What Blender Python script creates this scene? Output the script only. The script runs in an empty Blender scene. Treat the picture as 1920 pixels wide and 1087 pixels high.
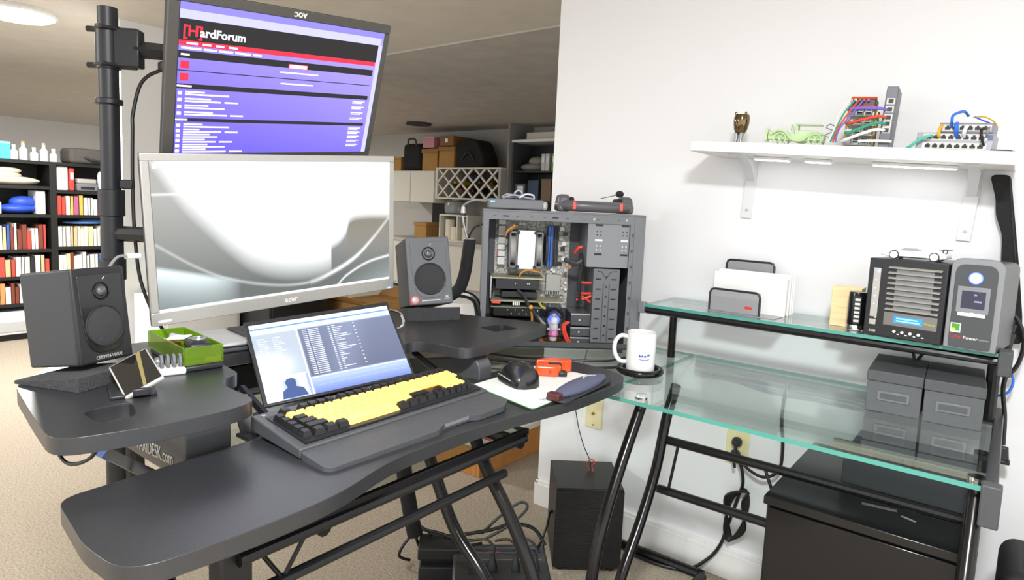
import bpy, bmesh, math, random
from mathutils import Matrix, Vector, Euler
R = math.radians
rnd = random.Random(7)
SC = bpy.context.scene
COL = SC.collection

# ------------------------------------------------------------------ camera
F_PX, PITCH, ROLL, YAW, EYE = 1200.0, R(6.0), R(2.5), R(38.0), 1.2
def camera_axes():
    fw = Vector((0, math.cos(PITCH), -math.sin(PITCH))); up = Vector((0, math.sin(PITCH), math.cos(PITCH))); rt = Vector((1, 0, 0))
    c, s = math.cos(ROLL), math.sin(ROLL)
    r2 = rt * c + up * s; u2 = up * c - rt * s
    M = Matrix.Rotation(YAW, 3, 'Z')
    return M @ r2, M @ u2, M @ fw
_r, _u, _f = camera_axes()
cam_data = bpy.data.cameras.new('camera'); cam = bpy.data.objects.new('camera', cam_data); COL.objects.link(cam)
cam_data.sensor_fit = 'HORIZONTAL'; cam_data.sensor_width = 36.0; cam_data.lens = 36.0 * F_PX / 1920.0
cam_data.shift_y = -32.0 / 1920.0; cam_data.clip_start = 0.02; cam_data.clip_end = 100
cam.matrix_world = Matrix(((_r.x, _u.x, -_f.x, 0), (_r.y, _u.y, -_f.y, 0), (_r.z, _u.z, -_f.z, EYE), (0, 0, 0, 1)))
SC.camera = cam

# ------------------------------------------------------------------ world, lights, exposure
SC.view_settings.view_transform = 'Standard'; SC.view_settings.look = 'None'
SC.view_settings.gamma = 1.0; SC.view_settings.use_curve_mapping = False
SC.view_settings.exposure = 0.9
wd = bpy.data.worlds.new('world'); SC.world = wd; wd.use_nodes = True
bg = wd.node_tree.nodes['Background']; bg.inputs[0].default_value = (0.97, 0.985, 1.0, 1); bg.inputs[1].default_value = 1.0
def area(name, loc, size, power, color=(1, 1, 1), rot=(0, 0, 0), sy=None):
    d = bpy.data.lights.new(name, 'AREA'); d.energy = power; d.color = color
    if sy: d.shape = 'RECTANGLE'; d.size = size; d.size_y = sy
    else: d.shape = 'DISK'; d.size = size
    o = bpy.data.objects.new(name, d); COL.objects.link(o); o.location = loc; o.rotation_euler = rot
    return o
area('lamp_and_fill_light', (0.10, -0.10, 2.12), 0.30, 44, (0.97, 0.985, 1.0))
area('lamp_and_fill_light', (-4.66, 1.21, 2.10), 0.40, 50, (1, 0.985, 0.96))
area('lamp_and_fill_light', (-8.3, 3.9, 2.11), 0.40, 42, (1, 0.985, 0.96))  # added unseen fill to brighten the kitchen, no known lamp there
area('lamp_and_fill_light', (-3.2, -1.6, 2.12), 0.40, 42, (1, 0.985, 0.96))  # added unseen fill lighting the carpet left of the desk

# ------------------------------------------------------------------ materials
def lin(h):
    h = h.lstrip('#'); out = []
    for i in (0, 2, 4):
        c = int(h[i:i+2], 16) / 255.0
        out.append(c / 12.92 if c <= 0.04045 else ((c + 0.055) / 1.055) ** 2.4)
    return (*out, 1.0)
MATS = {}
def mat(name, col, rough=0.5, metal=0.0, var=0.0, scale=40.0, bump=0.0, emit=0.0, ecol=None, coat=0.0, spec=0.5, stretch=None, alpha=1.0):
    if name in MATS: return MATS[name]
    m = bpy.data.materials.new(name); m.use_nodes = True; MATS[name] = m
    nt = m.node_tree; b = nt.nodes['Principled BSDF']
    c = lin(col); b.inputs['Base Color'].default_value = c; b.inputs['Roughness'].default_value = rough; b.inputs['Metallic'].default_value = metal
    b.inputs['Specular IOR Level'].default_value = spec; b.inputs['Coat Weight'].default_value = coat; b.inputs['Alpha'].default_value = alpha
    if emit > 0:
        b.inputs['Emission Color'].default_value = lin(ecol) if ecol else c; b.inputs['Emission Strength'].default_value = emit
    if var > 0 or bump > 0:
        tc = nt.nodes.new('ShaderNodeTexCoord'); mp = nt.nodes.new('ShaderNodeMapping'); nz = nt.nodes.new('ShaderNodeTexNoise')
        nz.inputs['Scale'].default_value = scale; nz.inputs['Detail'].default_value = 5
        if stretch: mp.inputs['Scale'].default_value = stretch
        nt.links.new(tc.outputs['Object'], mp.inputs[0]); nt.links.new(mp.outputs[0], nz.inputs['Vector'])
        if var > 0:
            rp = nt.nodes.new('ShaderNodeValToRGB'); rp.color_ramp.elements[0].position = 0.3; rp.color_ramp.elements[1].position = 0.7
            rp.color_ramp.elements[0].color = (*[x * (1 - var) for x in c[:3]], 1); rp.color_ramp.elements[1].color = (*[min(1, x * (1 + var)) for x in c[:3]], 1)
            nt.links.new(nz.outputs['Fac'], rp.inputs[0]); nt.links.new(rp.outputs[0], b.inputs['Base Color'])
        if bump > 0:
            bp = nt.nodes.new('ShaderNodeBump'); bp.inputs['Strength'].default_value = bump; bp.inputs['Distance'].default_value = 0.004
            nt.links.new(nz.outputs['Fac'], bp.inputs['Height']); nt.links.new(bp.outputs[0], b.inputs['Normal'])
    return m
def glass(name, tint, refl=0.08, rough=0.0, mix=None):
    m = bpy.data.materials.new(name); m.use_nodes = True; MATS[name] = m; nt = m.node_tree; nt.nodes.clear()
    out = nt.nodes.new('ShaderNodeOutputMaterial'); tr = nt.nodes.new('ShaderNodeBsdfTransparent'); gl = nt.nodes.new('ShaderNodeBsdfGlossy')
    lw = nt.nodes.new('ShaderNodeLayerWeight'); lw.inputs[0].default_value = 0.5; pw = nt.nodes.new('ShaderNodeMath'); pw.operation = 'POWER'; pw.inputs[1].default_value = 4.5
    fr = nt.nodes.new('ShaderNodeMath'); fr.operation = 'MULTIPLY_ADD'; fr.inputs[1].default_value = 0.9; fr.inputs[2].default_value = refl * 0.5; fr.use_clamp = True
    nt.links.new(lw.outputs['Facing'], pw.inputs[0]); nt.links.new(pw.outputs[0], fr.inputs[0]); mx = nt.nodes.new('ShaderNodeMixShader')
    tr.inputs[0].default_value = lin(tint); gl.inputs['Roughness'].default_value = rough; gl.inputs[0].default_value = (1, 1, 1, 1)
    nt.links.new(fr.outputs[0], mx.inputs[0]); nt.links.new(tr.outputs[0], mx.inputs[1]); nt.links.new(gl.outputs[0], mx.inputs[2]); last = mx
    if mix:
        df = nt.nodes.new('ShaderNodeBsdfPrincipled'); df.inputs['Base Color'].default_value = lin(mix[0]); df.inputs['Roughness'].default_value = 0.25
        m2 = nt.nodes.new('ShaderNodeMixShader'); m2.inputs[0].default_value = mix[1]
        nt.links.new(mx.outputs[0], m2.inputs[1]); nt.links.new(df.outputs[0], m2.inputs[2]); last = m2
    nt.links.new(last.outputs[0], out.inputs[0]); return m
def emis(name, col, s=1.0):
    if name in MATS: return MATS[name]
    m = bpy.data.materials.new(name); m.use_nodes = True; MATS[name] = m; nt = m.node_tree; nt.nodes.clear()
    out = nt.nodes.new('ShaderNodeOutputMaterial'); e = nt.nodes.new('ShaderNodeEmission'); e.inputs[0].default_value = lin(col); e.inputs[1].default_value = s
    nt.links.new(e.outputs[0], out.inputs[0]); return m
def screen_mat(name, s):
    m = bpy.data.materials.new(name); m.use_nodes = True; nt = m.node_tree; nt.nodes.clear()
    out = nt.nodes.new('ShaderNodeOutputMaterial'); e = nt.nodes.new('ShaderNodeEmission'); a = nt.nodes.new('ShaderNodeVertexColor'); a.layer_name = 'Col'
    e.inputs[1].default_value = s; nt.links.new(a.outputs[0], e.inputs[0]); nt.links.new(e.outputs[0], out.inputs[0]); return m

wall_white = mat('wall_paint', '#ebecee', 0.6, bump=0.03, scale=180)
trim_white = mat('trim_paint', '#eeeeec', 0.4)
ceil_m = mat('ceiling_paint', '#e2ddd2', 0.9, var=0.04, scale=6, bump=0.4)
ceil_shade_m = mat('ceiling_paint_shaded', '#c6c1ba', 0.9, var=0.08, scale=5, bump=0.4)  # darker tone painted in for the shadow over the back ceiling
carpet_m = mat('carpet', '#a69a89', 0.95, var=0.28, scale=140, bump=0.6)
blk = mat('black_plastic', '#232427', 0.42, var=0.05, scale=90)
blk_satin = mat('black_laminate', '#292a2d', 0.34, spec=1.0, var=0.08, scale=260, bump=0.05)
blk_metal = mat('black_metal', '#151517', 0.3, 0.2, var=0.05, scale=40)
blk_gloss = mat('black_gloss', '#101012', 0.16)
tube_metal = mat('gunmetal_tube', '#2e2d2d', 0.22, 0.75, var=0.06, scale=30)
chrome = mat('chrome', '#d8d8d8', 0.1, 1.0)
steel = mat('steel', '#a9abae', 0.3, 0.8)
silver = mat('silver_plastic', '#b9b7b2', 0.38, 0.25, var=0.03, scale=120)
grey_case = mat('grey_case', '#74767a', 0.45, 0.1, var=0.04, scale=60)
dk_grey = mat('dark_grey', '#46484b', 0.5, var=0.06, scale=80)
mid_grey = mat('mid_grey', '#77797c', 0.5, var=0.05, scale=80)
white_p = mat('white_plastic', '#efefee', 0.35)
cream = mat('cream_plastic', '#e8dfb0', 0.4)
foam = mat('charcoal_foam', '#3a3b3e', 0.95, var=0.25, scale=300, bump=0.6)
desk_glass = glass('desk_glass', '#f1f8f6', refl=0.16, rough=0.02)
edge_glass = mat('glass_edge', '#4f9c90', 0.15, coat=0.4)
clear_glass = glass('clear_glass', '#f2f2f2', refl=0.2)
cab_white = mat('cabinet_white', '#d6d2c6', 0.55)
cardboard = mat('cardboard', '#a97f45', 0.8, var=0.08, scale=20)
wood_lt = mat('pale_wood', '#e3c185', 0.5, var=0.12, scale=14, stretch=(1, 1, 9))
wood_or = mat('orange_wood', '#b5793a', 0.5, var=0.2, scale=9, stretch=(9, 1, 1))
wood_blk = mat('black_ash', '#17181a', 0.45, var=0.35, scale=16, stretch=(1, 1, 14), bump=0.15)

# ------------------------------------------------------------------ mesh helpers
class M:
    def __init__(s): s.v = []; s.f = []
    def add(s, vs, fs):
        o = len(s.v); s.v += [tuple(v) for v in vs]; s.f += [tuple(i + o for i in f) for f in fs]; return s
    def box(s, c, d, rot=None, taper=1.0):
        x, y, z = d[0] / 2, d[1] / 2, d[2] / 2; t = taper
        vs = [Vector(p) for p in ((-x, -y, -z), (x, -y, -z), (x, y, -z), (-x, y, -z), (-x * t, -y * t, z), (x * t, -y * t, z), (x * t, y * t, z), (-x * t, y * t, z))]
        if rot: E_ = Euler(rot).to_matrix(); vs = [E_ @ v for v in vs]
        c = Vector(c)
        return s.add([v + c for v in vs], [(0, 3, 2, 1), (4, 5, 6, 7), (0, 1, 5, 4), (1, 2, 6, 5), (2, 3, 7, 6), (3, 0, 4, 7)])
    def span(s, a, b):
        return s.box([(a[i] + b[i]) / 2 for i in range(3)], [abs(b[i] - a[i]) for i in range(3)])
    def tube(s, pts, r, n=8, k=0, closed=False):
        pts = [Vector(p) for p in pts]
        if k: pts = spline(pts, k, closed)
        N = len(pts); rs = r if isinstance(r, (list, tuple)) else [r] * N
        if len(rs) != N: rs = [rs[0] + (rs[-1] - rs[0]) * i / (N - 1) for i in range(N)]
        vs = []; up = None
        for i, p in enumerate(pts):
            if closed: t = pts[(i + 1) % N] - pts[i - 1]
            else: t = pts[min(i + 1, N - 1)] - pts[max(i - 1, 0)]
            if t.length < 1e-9: t = Vector((0, 0, 1))
            t.normalize()
            if up is None: up = Vector((0, 0, 1)) if abs(t.z) < 0.9 else Vector((1, 0, 0))
            a = t.cross(up)
            if a.length < 1e-6: a = t.cross(Vector((0.3, 1, 0.2)))
            a.normalize(); b = a.cross(t).normalized(); up = b
            vs += [p + a * (rs[i] * math.cos(2 * math.pi * j / n)) + b * (rs[i] * math.sin(2 * math.pi * j / n)) for j in range(n)]
        fs = []
        for i in range(N if closed else N - 1):
            q = (i + 1) % N
            fs += [(i * n + j, i * n + (j + 1) % n, q * n + (j + 1) % n, q * n + j) for j in range(n)]
        if not closed: fs += [tuple(range(n))[::-1], tuple(range((N - 1) * n, N * n))]
        return s.add(vs, fs)
    def cyl(s, a, b, r, r2=None, n=20): return s.tube([a, b], [r, r if r2 is None else r2], n)
    def lathe(s, prof, n=28, c=(0, 0, 0), ax='z'):
        vs = []; fs = []
        for r, z in prof:
            for j in range(n):
                q = 2 * math.pi * j / n; x, y = r * math.cos(q), r * math.sin(q)
                p = (x, y, z) if ax == 'z' else ((x, -z, y) if ax == 'y' else (z, x, y))
                vs.append((p[0] + c[0], p[1] + c[1], p[2] + c[2]))
        m = len(prof)
        for i in range(m - 1):
            fs += [(i * n + j, i * n + (j + 1) % n, (i + 1) * n + (j + 1) % n, (i + 1) * n + j) for j in range(n)]
        if prof[0][0] > 1e-6: fs.append(tuple(range(n))[::-1])
        if prof[-1][0] > 1e-6: fs.append(tuple(range((m - 1) * n, m * n)))
        return s.add(vs, fs)
    def prism(s, poly, a, b, ax='z'):
        n = len(poly)
        def P(p, h): return (p[0], p[1], h) if ax == 'z' else ((p[0], h, p[1]) if ax == 'y' else (h, p[0], p[1]))
        vs = [P(p, a) for p in poly] + [P(p, b) for p in poly]
        return s.add(vs, [tuple(range(n))[::-1], tuple(range(n, 2 * n))] + [(i, (i + 1) % n, n + (i + 1) % n, n + i) for i in range(n)])
    def sph(s, c, r, n=20, m=12):
        rr = r if isinstance(r, (list, tuple)) else (r, r, r); vs = []; fs = []
        for i in range(m + 1):
            th = math.pi * i / m
            vs += [(c[0] + rr[0] * math.sin(th) * math.cos(2 * math.pi * j / n), c[1] + rr[1] * math.sin(th) * math.sin(2 * math.pi * j / n), c[2] + rr[2] * math.cos(th)) for j in range(n)]
        for i in range(m):
            fs += [(i * n + j, (i + 1) * n + j, (i + 1) * n + (j + 1) % n, i * n + (j + 1) % n) for j in range(n)]
        return s.add(vs, fs)
    def torus(s, c, R_, r, n=28, m=10, ax='z'):
        pts = []
        for i in range(n):
            q = 2 * math.pi * i / n; x, y = R_ * math.cos(q), R_ * math.sin(q)
            p = (x, y, 0) if ax == 'z' else ((x, 0, y) if ax == 'y' else (0, x, y))
            pts.append((p[0] + c[0], p[1] + c[1], p[2] + c[2]))
        return s.tube(pts, r, m, closed=True)
    def rect(s, x0, z0, x1, z1, y=0.0):      # flat print facing -y
        return s.add([(x0, y, z0), (x1, y, z0), (x1, y, z1), (x0, y, z1)], [(0, 1, 2, 3)])
    def mesh(s, name, m=None, smooth=True, ang=35):
        me = bpy.data.meshes.new(name); me.from_pydata(s.v, [], s.f)
        bm = bmesh.new(); bm.from_mesh(me); bmesh.ops.recalc_face_normals(bm, faces=bm.faces); bm.to_mesh(me); bm.free()
        if m: me.materials.append(m)
        if smooth:
            for p in me.polygons: p.use_smooth = True
            me.set_sharp_from_angle(angle=R(ang))
        return me
    def build(s, name, m, parent=None, bevel=0.0, seg=2, loc=None, rot=None, kind=None, label=None, smooth=True):
        o = bpy.data.objects.new(name, s.mesh(name, m, smooth)); COL.objects.link(o)
        if parent: o.parent = parent
        if loc: o.location = loc
        if rot: o.rotation_euler = rot
        if bevel:
            b = o.modifiers.new('bevel', 'BEVEL'); b.width = bevel; b.segments = seg; b.limit_method = 'ANGLE'; b.angle_limit = R(40); b.harden_normals = False
        if kind: o['kind'] = kind
        if label: o['label'] = label
        return o
def spline(pts, k, closed=False):
    out = []; n = len(pts)
    for i in range(n if closed else n - 1):
        if closed: a, b, c, d = pts[i - 1], pts[i], pts[(i + 1) % n], pts[(i + 2) % n]
        else: a, b, c, d = pts[max(i - 1, 0)], pts[i], pts[i + 1], pts[min(i + 2, n - 1)]
        for q in range(k):
            t = q / k
            out.append(0.5 * ((2 * b) + (c - a) * t + (2 * a - 5 * b + 4 * c - d) * t * t + (3 * b - a - 3 * c + d) * t ** 3))
    if not closed: out.append(pts[-1])
    return out
def fillet(poly, rad, n=5):
    out = []; N = len(poly)
    for i in range(N):
        p = Vector(poly[i]); a = Vector(poly[i - 1]); b = Vector(poly[(i + 1) % N]); r = rad[i] if isinstance(rad, (list, tuple)) else rad
        if r <= 0: out.append((p.x, p.y)); continue
        d1 = a - p; d2 = b - p; r1 = min(r, d1.length * 0.48, d2.length * 0.48)
        p0 = p + d1.normalized() * r1; p1 = p + d2.normalized() * r1
        for k in range(n + 1):
            t = k / n; q = p0 * (1 - t) ** 2 + p * 2 * t * (1 - t) + p1 * t * t; out.append((q.x, q.y))
    return out
def rrect(x0, z0, x1, z1, r, n=5): return fillet([(x0, z0), (x1, z0), (x1, z1), (x0, z1)], r, n)
def plate(name, outer, holes, z0, z1, m, parent=None, bevel=0.0, seg=3):
    bm = bmesh.new(); es = []
    for loop in [outer] + holes:
        vs = [bm.verts.new((p[0], p[1], z0)) for p in loop]
        es += [bm.edges.new((vs[i], vs[(i + 1) % len(vs)])) for i in range(len(vs))]
    bmesh.ops.triangle_fill(bm, use_beauty=True, use_dissolve=False, edges=es)
    g = bmesh.ops.extrude_face_region(bm, geom=list(bm.faces))
    bmesh.ops.translate(bm, vec=(0, 0, z1 - z0), verts=[e for e in g['geom'] if isinstance(e, bmesh.types.BMVert)])
    bmesh.ops.recalc_face_normals(bm, faces=bm.faces)
    me = bpy.data.meshes.new(name); bm.to_mesh(me); bm.free(); me.materials.append(m)
    for p in me.polygons: p.use_smooth = True
    me.set_sharp_from_angle(angle=R(35))
    o = bpy.data.objects.new(name, me); COL.objects.link(o)
    if parent: o.parent = parent
    if bevel:
        b = o.modifiers.new('bevel', 'BEVEL'); b.width = bevel; b.segments = seg; b.limit_method = 'ANGLE'; b.angle_limit = R(40)
    return o
def tag(o, label, cat, group=None):
    o['label'] = label; o['category'] = cat
    if group: o['group'] = group
    return o
def thing(name, label, cat, loc=(0, 0, 0), rot=(0, 0, 0), group=None):
    o = bpy.data.objects.new(name, None); COL.objects.link(o); o.empty_display_size = 0.05
    o.location = loc; o.rotation_euler = rot; return tag(o, label, cat, group)
def share(o, name, parent, loc, rot=(0, 0, 0), scale=None):
    c = bpy.data.objects.new(name, o.data); COL.objects.link(c); c.parent = parent; c.location = loc; c.rotation_euler = rot
    if scale: c.scale = scale
    return c
def struct(o): o['kind'] = 'structure'; return o
def text(name, body, size, m, parent, loc=(0, 0, 0), rot=(0, 0, 0), flip=False, sx=1.0, ext=0.0004, ax='y', bold=0.0):
    cu = bpy.data.curves.new(name, 'FONT'); cu.body = body; cu.size = size; cu.extrude = ext; cu.resolution_u = 2; cu.offset = bold
    t = bpy.data.objects.new(name, cu); COL.objects.link(t)
    dg = bpy.context.evaluated_depsgraph_get(); dg.update()
    me = bpy.data.meshes.new_from_object(t.evaluated_get(dg)); bpy.data.objects.remove(t); me.name = name
    for v in me.vertices:
        x, y, z = v.co; x *= sx
        if flip: x, y = -x, -y
        v.co = (x, -z, y) if ax == 'y' else (x, y, z)
    me.materials.clear(); me.materials.append(m)
    o = bpy.data.objects.new(name, me); COL.objects.link(o); o.parent = parent; o.location = loc; o.rotation_euler = rot; return o
def vcgrid(name, x0, z0, x1, z1, nx, ny, fn, m, parent, y):
    vs = []; cs = []; fs = []
    for j in range(ny + 1):
        for i in range(nx + 1):
            u, v = i / nx, j / ny; vs.append((x0 + (x1 - x0) * u, y, z0 + (z1 - z0) * v)); cs.append(fn(u, v))
    for j in range(ny):
        for i in range(nx):
            a = j * (nx + 1) + i; fs.append((a, a + 1, a + nx + 2, a + nx + 1))
    me = bpy.data.meshes.new(name); me.from_pydata(vs, [], fs); at = me.color_attributes.new('Col', 'FLOAT_COLOR', 'POINT')
    for i, c in enumerate(cs): at.data[i].color = (*c, 1)
    me.materials.append(m); o = bpy.data.objects.new(name, me); COL.objects.link(o); o.parent = parent; return o
def mixc(a, b, t):
    t = max(0, min(1, t)); return tuple(a[i] + (b[i] - a[i]) * t for i in range(3))

# ------------------------------------------------------------------ the room
struct(M().span((-14, -4, -0.05), (3, 7.0, 0)).build('floor', carpet_m))
struct(M().span((-14, -4, 2.2), (3, 3.0, 2.3)).span((-14, 3.0, 2.2), (-8.8, 7.0, 2.3)).build('ceiling', ceil_m))
cb = struct(M().span((-8.8, 3.0, 2.19), (3, 7.0, 2.3)).build('ceiling', ceil_shade_m))  # panel edge follows the ceiling shadow, its shade is in the colour
M().cyl((-6.1, 5.75, 2.165), (-6.1, 5.75, 2.19), 0.16, n=24).build('recessed_can', blk, cb)
struct(M().span((-1.43, 2.06, 0), (3, 2.2, 2.2)).build('wall_right', wall_white))
bb = M().span((-1.435, 2.043, 0), (3, 2.06, 0.092)).span((-1.435, 2.043, 0), (-1.42, 2.217, 0.092))
bb.span((-1.431, 2.048, 0.092), (3, 2.06, 0.104)).span((-1.431, 2.048, 0.092), (-1.42, 2.212, 0.104))
struct(bb.build('baseboard_right', trim_white, bevel=0.002))
struct(M().span((-12.2, -4, 0), (-12.0, 7.0, 2.2)).build('wall_far', wall_white))
struct(M().span((-14, 6.6, 0), (3, 6.75, 2.2)).build('wall_back', mat('back_wall_paint', '#b4b2ad', 0.7)))
struct(M().span((-4.935, 6.12, 0), (-4.905, 6.6, 2.19)).build('wall_partition', mat('column_paint', '#8b8a86', 0.7)))
struct(M().span((-4.42, 1.62, 0), (-4.30, 3.3, 2.2)).build('wall_left', wall_white))
tr = M().span((-4.30, 1.62, 0), (-4.285, 3.3, 0.1)); struct(tr.build('baseboard_left', trim_white))
for lx, ly, llb in ((-4.66, 1.21, 'round glowing flush ceiling lamp above the bookcase room'), (0.10, -0.10, 'round flush ceiling lamp above the desk chair side'), (-3.2, -1.6, 'added round flush fill lamp left of the desk'), (-8.3, 3.9, 'added round flush fill lamp in the far kitchen room')):
    lamp = thing('lamp_and_fill_fixture', llb, 'lamp', (lx, ly, 2.19 if ly > 3 else 2.2), group='flush ceiling lamps')  # desk-left and kitchen fixtures are added to go with the fill lights
    M().lathe([(0.19, 0), (0.2, -0.02), (0.19, -0.03)], 32).build('lamp_rim', white_p, lamp)
    M().lathe([(0.185, -0.03), (0.16, -0.045), (0.1, -0.055), (0, -0.06)], 32).build('lamp_shade', emis('lamp_glow', '#fff8ee', 6), lamp)
plate_ = thing('coax_plate', 'cream coax wall plate above the black subwoofer', 'wall plate', (-1.185, 2.06, 0.435))
M().span((-0.036, -0.006, -0.058), (0.036, 0, 0.058)).build('cover', cream, plate_, 0.003)
M().cyl((0, -0.006, 0), (0, -0.014, 0), 0.005, n=10).build('jack', mat('brass', '#a98a3c', 0.3, 0.9), plate_)
for z in (0.045, -0.045): M().cyl((0, -0.006, z), (0, -0.0075, z), 0.003, n=8).build('screw', mat('brass', '#a98a3c'), plate_)

# ------------------------------------------------------------------ glass corner desk
ZG = 0.735
desk = thing('corner_desk', 'L-shaped clear glass corner desk with dark curved tube legs', 'desk', (-0.9, 1.6, 0))
def dk(p): return (p[0] + 0.9, p[1] - 1.6)
def pane(poly, z1, th=0.010, name='glass_pane'):
    poly = [dk(p) for p in poly]
    g = M().prism(poly, z1 - th, z1).build(name, desk_glass, desk, smooth=False)
    N = len(poly); e = M()
    cx = sum(p[0] for p in poly) / N; cy = sum(p[1] for p in poly) / N
    for i in range(N):
        a, b = Vector(poly[i]), Vector(poly[(i + 1) % N]); d = (b - a)
        nrm = Vector((d.y, -d.x)).normalized(); mid = (a + b) / 2
        if nrm.dot(mid - Vector((cx, cy))) < 0: nrm = -nrm
        o = nrm * 0.0008
        e.add([(a.x + o.x, a.y + o.y, z1 - th), (b.x + o.x, b.y + o.y, z1 - th), (b.x + o.x, b.y + o.y, z1), (a.x + o.x, a.y + o.y, z1)], [(0, 1, 2, 3)])
    e.build('glass_edge', edge_glass, g, smooth=False)
pane([(-0.80, 1.405), (0.0, 1.405), (0.0, 2.03), (-0.80, 2.03)], ZG)
pane([(-0.803, 1.405), (-0.803, 2.03), (-1.38, 2.03), (-1.47, 1.70), (-1.47, 1.06), (-0.90, 1.06)], ZG)
pane([(-0.775, 0.54), (-0.775, 1.057), (-1.47, 1.057), (-1.47, 0.54)], ZG)
ZS = 0.914
pane([(-0.89, 1.815), (0.0, 1.815), (0.0, 2.04), (-0.89, 2.04)], ZS, 0.009, 'shelf_glass')
def T(pts, r, name, m=blk_metal, k=0, n=10):
    return M().tube([(*dk(p), p[2]) for p in pts], r, n, k).build(name, m, desk)
zr = ZG - 0.010 - 0.012
# upper shelf frame
T([(-0.885, 1.825, ZS - 0.02), (0.0, 1.825, ZS - 0.02)], 0.0105, 'shelf_rail'); T([(-0.885, 2.03, ZS - 0.02), (0.0, 2.03, ZS - 0.02)], 0.0105, 'shelf_rail')
T([(-0.84, 1.93, ZG), (-0.84, 1.93, ZS - 0.015)], 0.012, 'shelf_post', tube_metal); T([(-0.01, 1.9, ZG), (-0.01, 1.9, ZS - 0.01)], 0.014, 'shelf_post')
T([(-0.84, 1.825, ZS - 0.02), (-0.84, 2.03, ZS - 0.02)], 0.009, 'shelf_crossbar'); T([(-0.01, 1.825, ZS - 0.02), (-0.01, 2.03, ZS - 0.02)], 0.012, 'shelf_crossbar')
M().span((*dk((-0.91, 1.812)), ZS - 0.03), (*dk((-0.888, 1.836)), ZS + 0.004)).build('end_cap', mid_grey, desk, 0.003)
M().span((*dk((-0.005, 1.80)), ZS - 0.05), (*dk((0.022, 1.85)), ZS + 0.008)).build('end_cap', dk_grey, desk, 0.003)
M().tube([(*dk((-0.17, 1.83)), ZS - 0.03), (*dk((-0.165, 1.86)), ZS - 0.055), (*dk((-0.15, 1.9)), ZS - 0.03)], 0.004, 6, 4).build('hook', blk, desk)
# right arm rails and curved legs
T([(-0.27, 1.52, zr), (0.0, 1.52, zr)], 0.012, 'rail', chrome); T([(-0.78, 2.0, zr), (0.0, 2.0, zr)], 0.012, 'rail')
M().span((*dk((0.0, 1.40)), ZG - 0.045), (*dk((0.02, 2.04)), ZG + 0.004)).build('side_rail', blk_satin, desk, 0.002)
M().span((*dk((-0.005, 1.39)), ZG - 0.07), (*dk((0.026, 1.42)), ZG + 0.008)).build('corner_cap', dk_grey, desk, 0.003)
LF = [(1.46, 0.724), (1.44, 0.70), (1.36, 0.585), (1.287, 0.46), (1.25, 0.345), (1.225, 0.18), (1.22, 0.02)]
LB = [(1.66, 0.724), (1.61, 0.645), (1.563, 0.51), (1.487, 0.388), (1.40, 0.279), (1.33, 0.15), (1.29, 0.02)]
for x in (-0.70, -0.012):
    T([(x, y, z) for y, z in LF], 0.014, 'leg', tube_metal, 6, 12); T([(x, y, z) for y, z in LB], 0.014, 'leg', tube_metal, 6, 12)
    T([(x, 1.12, 0.016), (x, 1.98, 0.016)], 0.016, 'foot_bar', blk_metal)
    M().cyl((*dk((x, 1.445)), 0.7255), (*dk((x, 1.445)), 0.738), 0.016).build('glass_mount', chrome, desk)
T([(-0.70, 1.60, 0.585), (-0.012, 1.60, 0.59)], 0.0115, 'stretcher'); T([(-0.70, 1.585, 0.45), (-0.012, 1.585, 0.455)], 0.0115, 'stretcher')
T([(-0.655, 1.595, 0.585), (-0.672, 1.588, 0.45)], 0.004, 'brace'); T([(-0.43, 1.595, 0.585), (-0.37, 1.588, 0.45)], 0.004, 'brace')
T([(-1.02, 1.98, 0.016), (-0.70, 1.99, 0.016)], 0.016, 'foot_bar')
# left arm rails and legs
T([(-0.768, 0.42, zr + 0.004), (-0.768, 1.05, zr + 0.004)], 0.0105, 'rail'); T([(-0.77, 0.29, zr - 0.055), (-0.77, 0.99, zr - 0.055)], 0.009, 'rail')
M().span((*dk((-0.774, 0.44)), ZG - 0.012), (*dk((-0.764, 1.06)), ZG + 0.001)).build('front_rail', blk_metal, desk, 0.001)
T([(-1.46, 0.54, zr), (-1.46, 1.65, zr)], 0.0125, 'rail'); T([(-0.76, 1.03, zr), (-1.46, 1.03, zr)], 0.0125, 'rail'); T([(-0.76, 0.55, zr), (-1.46, 0.55, zr)], 0.0125, 'rail')
T([(-0.768, 0.52, zr - 0.004), (-0.77, 0.49, zr - 0.05)], 0.0035, 'brace'); T([(-0.768, 0.455, zr - 0.004), (-0.77, 0.485, zr - 0.05)], 0.0035, 'brace')
LA = [(-1.06, 0.722), (-1.006, 0.643), (-0.915, 0.49), (-0.817, 0.403), (-0.74, 0.28), (-0.69, 0.14), (-0.66, 0.02)]
LC = [(-0.87, 0.722), (-0.832, 0.656), (-0.755, 0.56), (-0.692, 0.455), (-0.64, 0.31), (-0.61, 0.15), (-0.60, 0.02)]
for y in (1.0, 0.36):
    T([(x, y, z) for x, z in LA], 0.014, 'leg', tube_metal, 6, 12); T([(x, y, z) for x, z in LC], 0.014, 'leg', tube_metal, 6, 12)
    T([(-1.5, y, 0.016), (-0.56, y, 0.016)], 0.016, 'foot_bar')
T([(-1.45, 0.56, 0.72), (-1.45, 0.56, 0.0)], 0.018, 'back_leg')
T([(-1.45, 1.44, 0.90), (-1.395, 1.486, 0.912), (-1.348, 1.523, 0.903), (-1.33, 1.535, 0.86), (-1.322, 1.54, ZG + 0.002)], 0.012, 'curved_rail', blk_metal, 6)
M().span((*dk((-0.81, 0.40)), ZG - 0.075), (*dk((-0.775, 0.445)), ZG - 0.012)).build('clamp', blk, desk, 0.003)

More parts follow.
